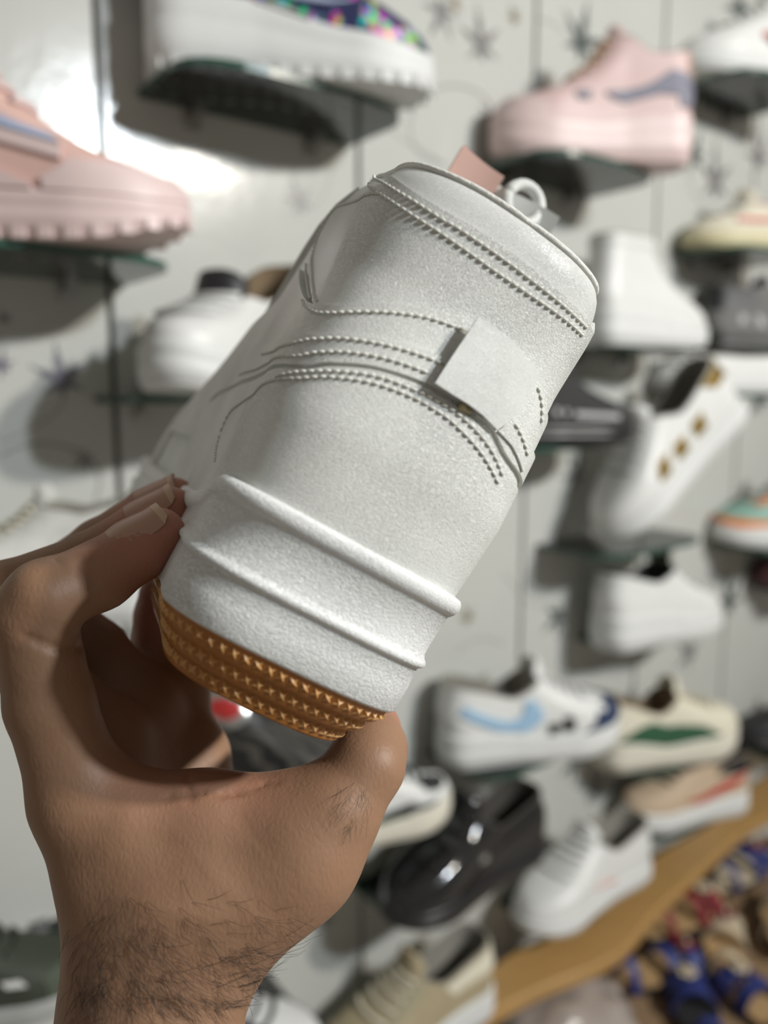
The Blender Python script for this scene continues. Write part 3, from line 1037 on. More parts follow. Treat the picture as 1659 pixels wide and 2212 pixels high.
print_vine([(985, 1410), (1030, 1380), (1090, 1390)], .0016)
print_vine([(640, 470), (700, 420), (720, 350)], .0013)

FLOOR = mat('beige_floor_tile', (0.42, 0.38, 0.33, 1), rough=0.35, vscale=6, vary=.1)
V, F = box(-3, 4, -3, 4.5, -.05, 0)
tag(mesh_obj('floor', V, F, FLOOR, smooth=False), kind='structure')

def px2z(x, y, z):
    d = px(x, y, 1.0) - EYE
    return EYE + d * ((z - EYE.z) / d.z)
# wooden ledge with a wavy front, running along the wall
ZP = 0.60
WOOD = mat('honey_wood_veneer', (0.40, 0.235, 0.085, 1), rough=0.42, vary=0.16, vscale=14, stretch=(1, 6, 1), spec=0.4)
WOODD = mat('dark_wood_underside', (0.07, 0.045, 0.025, 1), rough=0.7)
back = smooth_poly([(820, 2330), (930, 2220), (1060, 2090), (1170, 2025), (1260, 2000), (1330, 1935), (1420, 1845), (1530, 1782), (1590, 1722), (1659, 1672), (1790, 1590)], 5)
frnt = smooth_poly([(1790, 1690), (1659, 1762), (1600, 1800), (1500, 1890), (1420, 1965), (1330, 2062), (1150, 2140), (1030, 2215), (900, 2350)], 5)
poly = [px2z(x, y, ZP) for x, y in list(back) + list(frnt)]
c0 = sum(poly, Vector()) / len(poly)
V, F = prism([((p - c0).x, (p - c0).y) for p in poly], -.022, 0)
ledge = mesh_obj('display_ledge', V, F, WOOD, sharp=30)
ledge.location = c0
tag(ledge, 'honey brown wooden ledge with wavy edges running diagonally at lower right', 'ledge')
bvm = ledge.modifiers.new('bevel', 'BEVEL'); bvm.width = .003; bvm.segments = 2; bvm.limit_method = 'ANGLE'
# ------------------------------------------------------------------ glass shelves
def glass_mat(name, col, alpha_mix, rough=.03):
    m = bpy.data.materials.new(name); m.use_nodes = True
    nt = m.node_tree; nt.nodes.remove(nt.nodes['Principled BSDF'])
    out = nt.nodes['Material Output']
    tr = nt.nodes.new('ShaderNodeBsdfTransparent'); tr.inputs[0].default_value = col
    gl = nt.nodes.new('ShaderNodeBsdfGlossy'); gl.inputs['Roughness'].default_value = rough
    fr = nt.nodes.new('ShaderNodeFresnel'); fr.inputs[0].default_value = 1.5
    nz = nt.nodes.new('ShaderNodeTexNoise'); nz.inputs['Scale'].default_value = 30
    mr = nt.nodes.new('ShaderNodeMapRange'); mr.inputs['To Min'].default_value = rough; mr.inputs['To Max'].default_value = rough + .08
    nt.links.new(nz.outputs['Fac'], mr.inputs['Value']); nt.links.new(mr.outputs[0], gl.inputs['Roughness'])
    mx = nt.nodes.new('ShaderNodeMixShader')
    nt.links.new(fr.outputs[0], mx.inputs[0]); nt.links.new(tr.outputs[0], mx.inputs[1]); nt.links.new(gl.outputs[0], mx.inputs[2])
    nt.links.new(mx.outputs[0], out.inputs[0])
    return m
GLASS = glass_mat('clear_green_glass', (0.90, 0.955, 0.92, 1), .1)
GEDGE = mat('green_glass_edge', (0.025, 0.075, 0.055, 1), rough=0.12, spec=0.6, vary=.2)
STEEL = mat('brushed_steel', (0.45, 0.44, 0.42, 1), rough=0.35, metallic=1.0)
def glass_shelf(u, h, w, depth, label, front='round', skew=0.0):
    """shelf top at height h, centred at u along the wall"""
    r = root('glass_shelf', label, 'shelf', Matrix.Translation(wpt(u, h)) @ Matrix(((WD.x, WN.x, 0, 0), (WD.y, WN.y, 0, 0), (0, 0, 1, 0), (0, 0, 0, 1))), 'glass wall shelves')
    pts = [(-w / 2, .001)]
    for k in range(17):
        a = math.pi * (1 - k / 16)
        s = abs(math.cos(a)) ** .55 * (1 if math.cos(a) > 0 else -1)
        pts.append((s * w / 2, depth * .62 + (abs(math.sin(a)) ** .9) * depth * .38 + skew * s))
    pts.append((w / 2, .001))
    V, F = prism(pts[::-1], -.006, 0)
    o = mesh_obj('glass_plate', V, F, [GLASS, GEDGE], r, smooth=False)
    o.data.polygons.foreach_set('material_index', [0, 0] + [1] * (len(F) - 2))
    for s in (-1, 1):
        x = s * w * .28
        a = box(x - .005, x + .005, 0.0005, .022, -.016, -.0061)
        b = box(x - .007, x + .007, 0.0002, .004, -.024, .006)
        V, F = join([a, b])
        mesh_obj('bracket', V, F, STEEL, r, smooth=False)
    return r
# ------------------------------------------------------------------ display shoes
WHITE = (0.68, 0.685, 0.67, 1)
CREAM = (0.66, 0.62, 0.50, 1)
BLACK = (0.018, 0.018, 0.02, 1)
def M(name, col, rough=.5, **k):
    return mat(name, col, rough=rough, vary=k.pop('vary', .05), **k)
mWHITE = M('white_synthetic', WHITE, .42)
mWSOLE = M('white_foam', (0.65, 0.66, 0.65, 1), .55)
mBLACK = M('black_synthetic', BLACK, .5)
mDARK = M('dark_lining', (0.05, 0.045, 0.038, 1), .9)
mBROWNL = M('brown_lining', (0.17, 0.12, 0.07, 1), .9)
mGREYL = M('grey_lining', (0.22, 0.21, 0.18, 1), .9)
mCREAM = M('cream_suede', CREAM, .75)
mCSOLE = M('cream_foam', (0.64, 0.61, 0.52, 1), .6)
mPINK = M('salmon_pink_mesh', (0.70, 0.46, 0.405, 1), .6, bump=.0004, bscale=900)
mPINK2 = M('pale_pink_rubber', (0.70, 0.55, 0.535, 1), .45)
mPINK3 = M('dusty_pink_leather', (0.60, 0.44, 0.425, 1), .5)
mRED = M('red_print', (0.42, 0.03, 0.03, 1), .4)
mWINE = M('wine_lining', (0.14, 0.02, 0.02, 1), .8)
mGOLD = M('gold_foil', (0.62, 0.42, 0.12, 1), .22, metallic=.9)
mBRASS = M('brass_bead', (0.30, 0.22, 0.06, 1), .25, metallic=.9)
mNAVY = M('navy_suede', (0.018, 0.035, 0.085, 1), .6)
mSKY = M('sky_blue_suede', (0.30, 0.47, 0.64, 1), .6)
mGREEN = M('bottle_green_mesh', (0.02, 0.085, 0.04, 1), .7)
mOLIVE = M('dark_olive_mesh', (0.035, 0.042, 0.028, 1), .7)
mGREY = M('grey_knit', (0.16, 0.16, 0.155, 1), .8, bump=.0008, bscale=300)
mLGREY = M('light_grey_mesh', (0.42, 0.42, 0.42, 1), .7)
mMAUVE = M('mauve_grey_camouflage', (0.16, 0.16, 0.21, 1), .5, vary=.5, vscale=60)
mSAND = M('sand_canvas', (0.50, 0.385, 0.27, 1), .7)
mTAN = M('tan_suede', (0.36, 0.30, 0.19, 1), .8, vary=.15)
mORANGE = M('orange_overlay', (0.72, 0.22, 0.05, 1), .45)
mTEAL = M('mint_mesh', (0.26, 0.44, 0.38, 1), .6)
mPATENT = M('black_patent_leather', (0.012, 0.012, 0.013, 1), .12, coat=.6)
mLILAC = M('iridescent_strip', (0.40, 0.46, 0.62, 1), .25)
mPEACH = M('peach_tab', (0.62, 0.42, 0.28, 1), .5)
mMAROON = M('dark_maroon_leather', (0.07, 0.025, 0.025, 1), .4)
mSILVER = M('silver_badge', (0.6, 0.6, 0.58, 1), .2, metallic=.8)

def holo_mat():
    """navy ground with many-coloured foil specks"""
    m = mat('navy_holographic_foil', (0.02, 0.025, 0.07, 1), rough=.3)
    nt = m.node_tree; b = nt.nodes['Principled BSDF']
    tc = nt.nodes.new('ShaderNodeTexCoord')
    vo = nt.nodes.new('ShaderNodeTexVoronoi'); vo.inputs['Scale'].default_value = 130
    nt.links.new(tc.outputs['Object'], vo.inputs['Vector'])
    hs = nt.nodes.new('ShaderNodeHueSaturation'); hs.inputs['Saturation'].default_value = 1.9; hs.inputs['Value'].default_value = .75
    nt.links.new(vo.outputs['Color'], hs.inputs['Color'])
    no = nt.nodes.new('ShaderNodeTexNoise'); no.inputs['Scale'].default_value = 55
    nt.links.new(tc.outputs['Object'], no.inputs['Vector'])
    r = nt.nodes.new('ShaderNodeMapRange'); r.inputs['From Min'].default_value = .50; r.inputs['From Max'].default_value = .58
    nt.links.new(no.outputs['Fac'], r.inputs['Value'])
    mx = nt.nodes.new('ShaderNodeMix'); mx.data_type = 'RGBA'
    nt.links.new(r.outputs[0], mx.inputs['Factor'])
    mx.inputs['A'].default_value = (0.025, 0.03, 0.085, 1)
    nt.links.new(hs.outputs[0], mx.inputs['B'])
    nt.links.new(mx.outputs['Result'], b.inputs['Base Color'])
    return m
mHOLO = holo_mat()
def zebra_mat():
    m = mat('black_zebra_print', (0.02, 0.02, 0.02, 1), rough=.55)
    nt = m.node_tree; b = nt.nodes['Principled BSDF']
    tc = nt.nodes.new('ShaderNodeTexCoord')
    wv = nt.nodes.new('ShaderNodeTexWave'); wv.bands_direction = 'DIAGONAL'; wv.inputs['Scale'].default_value = 20; wv.inputs['Distortion'].default_value = 13; wv.inputs['Detail'].default_value = 2; wv.inputs['Detail Scale'].default_value = .8
    nt.links.new(tc.outputs['Object'], wv.inputs['Vector'])
    r = nt.nodes.new('ShaderNodeMapRange'); r.inputs['From Min'].default_value = .62; r.inputs['From Max'].default_value = .74
    nt.links.new(wv.outputs['Fac'], r.inputs['Value'])
    mx = nt.nodes.new('ShaderNodeMix'); mx.data_type = 'RGBA'
    nt.links.new(r.outputs[0], mx.inputs['Factor'])
    mx.inputs['A'].default_value = (0.014, 0.014, 0.014, 1); mx.inputs['B'].default_value = (0.085, 0.078, 0.066, 1)
    nt.links.new(mx.outputs['Result'], b.inputs['Base Color'])
    return m
mZEBRA = zebra_mat()

LOW = [(0, 70), (.2, 64), (.48, 50), (.75, 68), (1, 82)]
MID = [(0, 88), (.2, 86), (.5, 82), (.8, 96), (1, 100)]
HIGH = [(0, 128), (.3, 128), (.6, 130), (1, 134)]
FLAT = [(0, 30), (.5, 27), (.9, 26), (1, 27)]
PLAT = [(0, 56), (.35, 52), (.65, 38), (.9, 34), (1, 40)]
PLAT2 = [(0, 66), (.35, 60), (.6, 42), (.9, 34), (1, 38)]
CHUNK = [(0, 46), (.25, 44), (.45, 36), (.7, 36), (.9, 40), (1, 48)]
WAVE = [(0, 52), (.2, 46), (.4, 34), (.6, 40), (.85, 44), (1, 52)]

def build_shoe(name, label, W, up, sole, lining, top=LOW, solep=FLAT, out=None, laces=5, lace_m=None, tongue=True, tongue_m=None,
               tongue_h=20, overlays=(), treads=0, toe_cap=None, width=1.0, heel_tab=None, bead=True, toe_h=1.0, spring=11.0):
    """one display shoe with its parts; W = world matrix of the shoe"""
    r = root(name, label, 'shoe' if name not in ('sneaker', 'high_top_sneaker', 'platform_sneaker') else 'sneaker', W)
    zz = [0, 12, 26, 36, 46, 56, 68, 82, 100, 134]
    zz = [z * (toe_h if z <= 46 else 1 + (toe_h - 1) * .3) for z in zz]
    sh = Shoe(zz=zz, xh=[4, 2, 0, 1, 3, 5, 6, 7, 8, 10], xf=[275, 273, 262, 238, 208, 184, 163, 145, 130, 122],
              hw=[1, 1, .98, .95, .92, .89, .87, .86, .86, .9], pw=[p * width for p in (35, 36, 35, 40, 47, 46, 40)], px_=[0, 35, 100, 150, 200, 250, 290],
              lt=[78, 76, 74, 66, 58, 52, 48, 44, 42, 42], lh=[34] * 10, top=top, sole=solep, L=279.0, bend=5.0)
    V, F, _, _ = sh.upper(72, 22)
    mesh_obj('upper', V, F, up, r)
    V, F = sh.lining(48, 5.5, 36)
    ln = mesh_obj('collar_lining', V, F, lining, r)
    # midsole with rolled top edge; the toe end lifts off the ground
    def zr(f):
        return lambda x, zs: (lambda z: z + spring * np.clip((x - 190) / 88, 0, 1.1) ** 2 * np.clip(1 - z / zs, 0, 1))(f(zs))
    rows = [(zr(lambda s_: s_ * 0 + 5.0), 1.0), (zr(lambda s_: s_ * 0 + 6.0), 2.6), (zr(lambda s_: s_ * .35 + 3), 4.2), (zr(lambda s_: s_ * .62), 3.7), (zr(lambda s_: s_ * .66), 2.9), (zr(lambda s_: s_ * .70), 3.4),
            (zr(lambda s_: s_ - 2.5), 3.6), (zr(lambda s_: s_ + .5), 3.0), (zr(lambda s_: s_ + 2.5), 1.8), (zr(lambda s_: s_ + 2.6), .3), (zr(lambda s_: s_ - 1), -2)]
    V, F = sh.sole_loft(rows, 80)
    mesh_obj('midsole', V, F, sole, r, sharp=60)
    rows = [(zr(lambda s_: s_ * 0), -4), (zr(lambda s_: s_ * 0 + .6), 0.0), (zr(lambda s_: s_ * 0 + 5.0), 1.8), (zr(lambda s_: s_ * 0 + 5.6), .5)]
    V, F = sh.sole_loft(rows, 80)
    outm = out or sole
    os_ = mesh_obj('outsole', V, F, outm, r, sharp=45)
    if treads:
        # tread blocks round the edge of the outsole
        t = np.linspace(-.999, .999, 600)
        x, y = sh.slice(t, np.zeros(600), 2.2)
        s = np.r_[0, np.cumsum(np.hypot(np.diff(x), np.diff(y)))]
        bv, bf = box(-.0048, .0048, -.002, .0012, -.0005, .0085)
        me0 = None
        for a in np.arange(8, s[-1], s[-1] / treads):
            p = np.array([np.interp(a, s, x), np.interp(a, s, y)]); q = np.array([np.interp(a + 1, s, x), np.interp(a + 1, s, y)])
            e = (q - p) / np.linalg.norm(q - p); nn = np.array([e[1], -e[0]])
            if me0 is None:
                o = mesh_obj('tread_block', bv, bf, outm, os_, smooth=False); me0 = o.data
            else:
                o = bpy.data.objects.new('tread_block', me0); COL.objects.link(o); o.parent = os_
            o.matrix_local = Matrix(((e[0], nn[0], 0, p[0] / 1000), (e[1], nn[1], 0, p[1] / 1000), (0, 0, 1, spring * min(1.1, max(0, (p[0] - 190) / 88)) ** 2 / 1000), (0, 0, 0, 1)))
    lm = lace_m or sole
    for k in range(laces):
        v = .56 + k * (.38 / max(1, laces - 1))
        ta = np.r_[np.linspace(.84, 1, 6), np.linspace(-1, -.84, 6)[1:]]
        P = sh.P(np.clip(ta, -.998, .998), np.full(len(ta), v), .003)
        V, F = tube([tuple(p) for p in P], .0030, 6)
        mesh_obj('lace', V, F, lm, r)
    if tongue:
        ta = np.r_[np.linspace(.80, 1, 7), np.linspace(-1, -.80, 7)[1:]]
        base = sh.P(np.clip(ta, -.998, .998), np.full(len(ta), .9), -.0035)
        n = len(ta); R = []
        for j, d in enumerate((0, .35, .7, 1.0)):
            q = base.copy()
            w = 1 - np.abs(np.linspace(-1, 1, n)) ** 3 * .45 * (j / 3)
            q[:, 2] += (d * (tongue_h + 12) / 1000) * w
            q[:, 0] -= d * (tongue_h * .45) / 1000
            R.append(q)
        A = np.concatenate(R); B = A.copy(); B[:, 0] -= .007
        f = [(j * n + i, j * n + i + 1, (j + 1) * n + i + 1, (j + 1) * n + i) for j in range(3) for i in range(n - 1)]
        V, F = solid_from_sheet(A, B, f)
        mesh_obj('tongue', V, F, tongue_m or up, r, sharp=60)
    if toe_cap:
        for s in (1, -1):
            shoe_panel(sh, 'toe_cap', [(s * .72, .03), (s * .73, .16), (s * .80, .30), (s * .9, .34), (s * .985, .34), (s * .985, .03)], toe_cap, r, off=.0016, spacing=.05)
    if heel_tab:
        shoe_panel(sh, 'heel_tab', [(-.13, .55), (.13, .55), (.15, .98), (-.15, .98)], heel_tab, r, off=.0022, spacing=.04)
    for ov in overlays:
        nm, poly, m = ov[:3]
        off = ov[3] if len(ov) > 3 else .0018
        for s in ((1, -1) if nm[0] != '=' else (1,)):
            shoe_panel(sh, nm.lstrip('='), [(a * s, b) for a, b in poly], m, r, off=off, spacing=.045)
    return r, sh

def place(x0, x1, yb, phi, out=.075, pitch=0.0, roll=0.0, xa=None, scale=None, shrink=1.0, h=130):
    """solve position and size so that the shoe fills x0..x1 on the shelf whose top shows at yb"""
    a = math.radians(phi)
    toe = WD * math.cos(a) + WN * math.sin(a)
    upv = Vector((0, 0, 1))
    lef = upv.cross(toe)
    u, hgt = px2wall(xa if xa else (x0 + x1) / 2, yb, out)
    pc = wpt(u, hgt, out)
    R = Matrix((toe, lef, upv)).transposed().to_4x4() @ Matrix.Rotation(math.radians(pitch), 4, 'Y') @ Matrix.Rotation(math.radians(roll), 4, 'X')
    t = np.linspace(0, 2 * math.pi, 40)
    pts = [(0.14 + .137 * math.cos(k), .045 * math.sin(k), zz) for k in t for zz in (.0, .05)]
    def mk(s, sh_):
        return Matrix.Translation(pc + WD * sh_) @ R @ Matrix.Scale(s, 4) @ Matrix.Translation((-.14, 0, 0))
    s, sft = 1.0, 0.0
    for it in range(14):
        Mx = mk(s, sft)
        q = [w2px(Mx @ Vector(p)) for p in pts]
        a0, a1 = min(k[0] for k in q), max(k[0] for k in q)
        if scale is None:
            s *= (x1 - x0) / (a1 - a0)
        sft += ((x0 + x1) / 2 - (a0 + a1) / 2) * pc.y / FPX * 1.1
    if scale is not None:
        pass
    Mx = mk(scale or s, sft)
    zmin = min((Mx @ Vector(p)).z for p in pts)
    if pitch or roll:
        Mx = Matrix.Translation((0, 0, pc.z - zmin)) @ Mx
    c = Mx @ Vector((.14, 0, 0))
    uu = (c - W0).dot(WD); oo = (c - W0).dot(WN)
    outs = [((Mx @ Vector(p)) - W0).dot(WN) for p in pts]
    us = [((Mx @ Vector(p)) - W0).dot(WD) for p in pts]
    # print('PLACE x%d-%d y%d scale %.2f L %.3f out %.3f..%.3f u %.2f h %.2f' % (x0, x1, yb, s, s * .28, min(outs), max(outs), uu, pc.z))
    return Mx, uu, pc.z, min(us), max(us), max(outs)

def on_shelf(p, label, w=None, depth=None, du=0.0):
    Mx, u, h, u0, u1, om = p
    return glass_shelf((u0 + u1) / 2 + du, h - .0004, w or min(.26, (u1 - u0) * .9), depth or max(.08, om * .80), label)

# pink chunky sneaker, upper left
p = place(-420, 410, 533, 30, .105)
build_shoe('sneaker', 'large salmon pink chunky sneaker at the upper left edge', p[0], mPINK, mPINK2, mWINE, top=[(0, 100), (.3, 96), (.55, 92), (.8, 112), (1, 118)], solep=[(0, 50), (.3, 44), (.5, 34), (.75, 30), (.92, 30), (1, 34)], toe_h=.9, spring=20, treads=34, lace_m=mPINK2, tongue_m=mPINK2, laces=5,
    overlays=[('toe_guard', [(.60, .02), (.60, .10), (.68, .22), (.78, .20), (.9, .16), (.985, .16), (.985, .02)], mPINK2, .004), ('collar_panel', [(.05, .42), (.2, .36), (.38, .42), (.48, .62), (.5, .97), (.3, .97), (.08, .97)], mPINK2, .003),
              ('reflective_strip', [(.60, .52), (.66, .55), (.75, .34), (.72, .30)], mLILAC, .004), ('side_panel', [(.56, .38), (.60, .50), (.71, .29), (.66, .22)], mPINK2, .003), ('side_wave', [(.3, .02), (.34, .16), (.44, .10), (.5, .2), (.58, .05), (.58, .02)], mPINK2, .0045),
              ('gold_bead', [(.33, .03), (.32, .12), (.36, .16), (.40, .12), (.39, .03)], mBRASS, .006)])
on_shelf(p, 'glass shelf holding the large salmon pink sneaker', .25, du=.0)

# platform sneaker, top
p = place(318, 935, 196, 24, .085)
build_shoe('platform_sneaker', 'thick white platform sneaker with navy iridescent upper at the top', p[0], mHOLO, mWSOLE, mDARK, solep=PLAT2, spring=8, treads=34, laces=5, lace_m=mNAVY,
    overlays=[('side_logo', [(.36, .26), (.5, .30), (.66, .42), (.52, .42), (.42, .36)], mLILAC, .003), ('arch_notch', [(.40, .02), (.46, .10), (.52, .02)], mLGREY, .005)])
on_shelf(p, 'glass shelf under the navy iridescent platform sneaker', .24)

# white sneaker with black tongue, left middle
p = place(310, 650, 855, 146, .085)
build_shoe('sneaker', 'plain white sneaker with black tongue left of the held sneaker', p[0], mWHITE, mWSOLE, mBROWNL, top=[(0, 104), (.2, 92), (.42, 62), (.7, 58), (1, 62)], solep=CHUNK, tongue_m=mBLACK, laces=4, lace_m=mWHITE, tongue_h=22,
    overlays=[('quarter', [(.08, .1), (.1, .6), (.3, .55), (.45, .3), (.48, .1)], mWHITE)])
on_shelf(p, 'glass shelf under the white sneaker with black tongue', .20)

# white mesh sneaker, lower left
p = place(-230, 345, 1345, 205, .085)
build_shoe('sneaker', 'white mesh sneaker with beige trim behind the fingertips', p[0], M('white_mesh', (.66, .66, .63, 1), .7, vary=.25, vscale=70, bump=.001, bscale=260), mWSOLE, mGREYL, top=MID, solep=WAVE, laces=6, lace_m=mCREAM, heel_tab=mCREAM,
    overlays=[('grey_stripe', [(.3, .2), (.34, .5), (.42, .52), (.4, .2)], mLGREY), ('grey_stripe', [(.46, .2), (.5, .46), (.56, .48), (.54, .2)], mLGREY), ('cream_band', [(.6, .06), (.62, .2), (.7, .28), (.74, .1)], mCREAM)])
on_shelf(p, 'glass shelf under the white mesh sneaker', .24)

# olive sneaker, bottom left
p = place(-330, 215, 2190, 20, .085)
build_shoe('sneaker', 'dark olive sneaker with white sole edge at bottom left corner', p[0], mOLIVE, M('grey_foam', (.36, .37, .36, 1), .5), mDARK, top=MID, solep=FLAT, laces=5, lace_m=mOLIVE, tongue_m=mBLACK,
    overlays=[('logo_patch', [(.30, .55), (.31, .8), (.44, .78), (.43, .55)], mLGREY), ('white_mark', [(.62, .3), (.64, .38), (.70, .36), (.68, .28)], mWHITE), ('toe_overlay', [(.7, .03), (.74, .3), (.85, .34), (.98, .34), (.98, .03)], M('olive_suede', (.06, .075, .05, 1), .8))])
on_shelf(p, 'glass shelf under the dark olive sneaker', .24)

# white and black sneaker, bottom middle
p = place(250, 700, 2290, 40, .085)
build_shoe('sneaker', 'white sneaker with bold black overlays below the thumb at bottom', p[0], mWHITE, mWSOLE, mDARK, solep=FLAT, laces=5, lace_m=mBLACK, tongue_m=mBLACK, heel_tab=mBLACK,
    overlays=[('toe_overlay', [(.68, .03), (.7, .22), (.78, .34), (.84, .28), (.86, .12), (.985, .10), (.985, .03)], mBLACK), ('side_swoosh', [(.16, .46), (.3, .28), (.5, .22), (.64, .42), (.5, .36), (.34, .4)], mBLACK, .003), ('eyestay', [(.76, .5), (.86, .52), (.84, .95), (.72, .95)], mBLACK)])
on_shelf(p, 'glass shelf under the white and black sneaker at bottom', .2)

# tan suede sneaker, bottom
p = place(690, 1050, 2262, 182, .085)
build_shoe('sneaker', 'tan suede sneaker with cream collar at the bottom centre', p[0], mTAN, mWSOLE, mGREYL, solep=CHUNK, laces=5, lace_m=mCREAM, tongue_m=mTAN, tongue_h=24,
    overlays=[('collar_panel', [(.04, .55), (.2, .5), (.4, .55), (.5, .95), (.05, .95)], mCREAM), ('toe_overlay', [(.7, .03), (.74, .3), (.85, .34), (.98, .34), (.98, .03)], M('light_tan_suede', (.46, .41, .30, 1), .8)), ('eyestay', [(.74, .5), (.86, .52), (.84, .95), (.70, .95)], M('olive_tan_suede', (.30, .27, .18, 1), .8))])
on_shelf(p, 'glass shelf under the tan suede sneaker', .2)

# zebra print sneaker seen through the grip
p = place(330, 800, 1725, 40, .085)
zr_, zs_ = build_shoe('sneaker', 'black zebra-print sneaker with red badge seen between fingers and thumb', p[0], mZEBRA, M('black_foam', (.03, .03, .028, 1), .5), mDARK, top=HIGH, solep=CHUNK, laces=5, lace_m=mBLACK, tongue_m=mBLACK)
def tv_at(sh, Mx, x, y, side):
    """shoe surface coordinates whose picture lies nearest to a pixel"""
    T, Vv = np.meshgrid(np.linspace(.03, .97, 90) * side, np.linspace(.03, .97, 60))
    P = sh.P(T.ravel(), Vv.ravel())
    q = np.array([w2px(Mx @ Vector(a))[:2] for a in P])
    k = np.argmin(((q - [x, y]) ** 2).sum(1))
    return T.ravel()[k], Vv.ravel()[k]
for nm, pts, m_, of in (('collar_panel', [(400, 1390), (520, 1390), (640, 1470), (690, 1530), (600, 1540), (500, 1575), (420, 1580)], mBLACK, .002),
                        ('badge', [(440, 1495), (485, 1482), (530, 1510), (533, 1555), (495, 1572), (445, 1550)], mSILVER, .004),
                        ('badge_centre', [(455, 1510), (485, 1502), (517, 1518), (518, 1544), (490, 1554), (458, 1540)], mRED, .0055)):
    shoe_panel(zs_, nm, [tv_at(zs_, p[0], x, y, -1) for x, y in pts], m_, zr_, off=of, spacing=.03)
on_shelf(p, 'glass shelf under the zebra-print sneaker', .2)

# white sneaker with black side marks right of the thumb
p = place(640, 972, 1800, 12, .085)
build_shoe('sneaker', 'white sneaker with black toe and side marks just right of the thumb', p[0], mWHITE, mCSOLE, mDARK, solep=WAVE, laces=5, lace_m=mBLACK, tongue_m=mBLACK,
    overlays=[('side_mark', [(.44, .10), (.50, .3), (.62, .34), (.66, .2), (.76, .16), (.70, .08)], mBLACK, .003), ('toe_patch', [(.74, .42), (.80, .30), (.90, .30), (.97, .36), (.97, .5), (.84, .58)], mBLACK), ('green_line', [(.3, .03), (.3, .07), (.6, .07), (.6, .03)], mGREEN, .003)])
on_shelf(p, 'glass shelf under the white sneaker with black marks', .2)

# black patent lace-up
p = place(822, 1160, 1915, 178, .09)
build_shoe('lace_up_shoe', 'glossy black lace-up shoe above the wooden ledge', p[0], mPATENT, M('black_rubber', (.016, .016, .017, 1), .35), mDARK, solep=FLAT, laces=4, lace_m=mPATENT, toe_cap=mPATENT, toe_h=1.12, tongue_h=22,
    overlays=[('side_panel', [(.1, .15), (.12, .7), (.34, .7), (.52, .45), (.6, .15)], mPATENT), ('silver_buckle', [(.52, .5), (.53, .62), (.57, .62), (.56, .5)], mSILVER, .004)])
on_shelf(p, 'glass shelf under the glossy black lace-up shoe', .22)

# white sneaker with pink mark standing on the ledge
p = place(1110, 1390, 1945, 182, .075)
build_shoe('sneaker', 'plain white sneaker with pink outline mark beside the wooden ledge', p[0], mWHITE, mWSOLE, mGREYL, solep=FLAT, laces=5, lace_m=mWHITE, tongue_m=mWHITE,
    overlays=[('pink_mark', [(.42, .18), (.46, .34), (.56, .38), (.56, .34), (.48, .30), (.45, .18)], M('pink_print', (.66, .40, .36, 1), .5), .003)])
on_shelf(p, 'glass shelf under the plain white sneaker with pink mark', .2)
p = place(1335, 1605, 1762, 200, .075)
build_shoe('sneaker', 'sand canvas sneaker with red side tick by the wooden ledge', p[0], mSAND, mWSOLE, mBLACK, top=[(0, 80), (.25, 76), (.5, 66), (.8, 82), (1, 90)], solep=CHUNK, laces=5, lace_m=mBLACK, tongue_m=mBLACK, width=1.0,
    overlays=[('side_tick', [(.18, .56), (.30, .24), (.44, .14), (.58, .24), (.46, .30), (.34, .44)], mRED, .003), ('collar_panel', [(.04, .6), (.3, .55), (.46, .7), (.46, .97), (.04, .97)], mBLACK)])
on_shelf(p, 'glass shelf under the sand canvas sneaker', .2)

# white and blue sneaker
p = place(948, 1338, 1622, 22, .085)
build_shoe('sneaker', 'white sneaker with sky blue chevron and navy toe', p[0], mWHITE, mWSOLE, mGREYL, solep=CHUNK, laces=5, lace_m=mWHITE, tongue_m=mWHITE,
    overlays=[('chevron', [(.18, .52), (.34, .14), (.44, .16), (.60, .86), (.53, .90), (.41, .40), (.36, .38), (.22, .68)], mSKY, .003), ('toe_bumper', [(.64, .03), (.70, .20), (.74, .36), (.80, .30), (.84, .42), (.92, .38), (.985, .38), (.985, .03)], mNAVY, .003),
              ('letter_stroke', [(.52, .10), (.53, .34), (.555, .34), (.545, .10)], mBLACK, .004), ('letter_stroke', [(.535, .34), (.56, .34), (.60, .14), (.575, .14)], mBLACK, .004), ('letter_stroke', [(.58, .14), (.595, .44), (.625, .44), (.61, .14)], mBLACK, .004)])
on_shelf(p, 'glass shelf under the white and blue sneaker', .22)

# cream and green sneaker
p = place(1285, 1592, 1632, 20, .075)
build_shoe('sneaker', 'cream chunky sneaker with dark green side panel', p[0], mCREAM, mCSOLE, mBROWNL, solep=WAVE, laces=5, lace_m=mCREAM, tongue_m=mCREAM,
    overlays=[('side_panel', [(.16, .05), (.28, .36), (.42, .72), (.52, .66), (.62, .36), (.68, .05)], mGREEN, .0025)])
on_shelf(p, 'glass shelf under the cream and green sneaker', .2)

# black shoe at the right edge
p = place(1580, 1830, 1600, 215, .075)
build_shoe('slip_on_shoe', 'matte black shoe cut off by the right edge', p[0], mBLACK, M('black_rubber', (.016, .016, .017, 1), .35), mDARK, solep=FLAT, laces=0)
on_shelf(p, 'glass shelf under the matte black shoe at the right edge', .2)

# white platform with black lining
p = place(1288, 1556, 1376, 8, .08)
build_shoe('sneaker', 'white thick-soled sneaker with black lining below the empty shelf corner', p[0], mWHITE, mWSOLE, mBLACK, solep=PLAT, laces=4, lace_m=mWHITE, tongue_m=M('grey_green_fabric', (.25, .26, .22, 1), .8), tongue_h=26)
on_shelf(p, 'glass shelf under the white sneaker with black lining', .2)

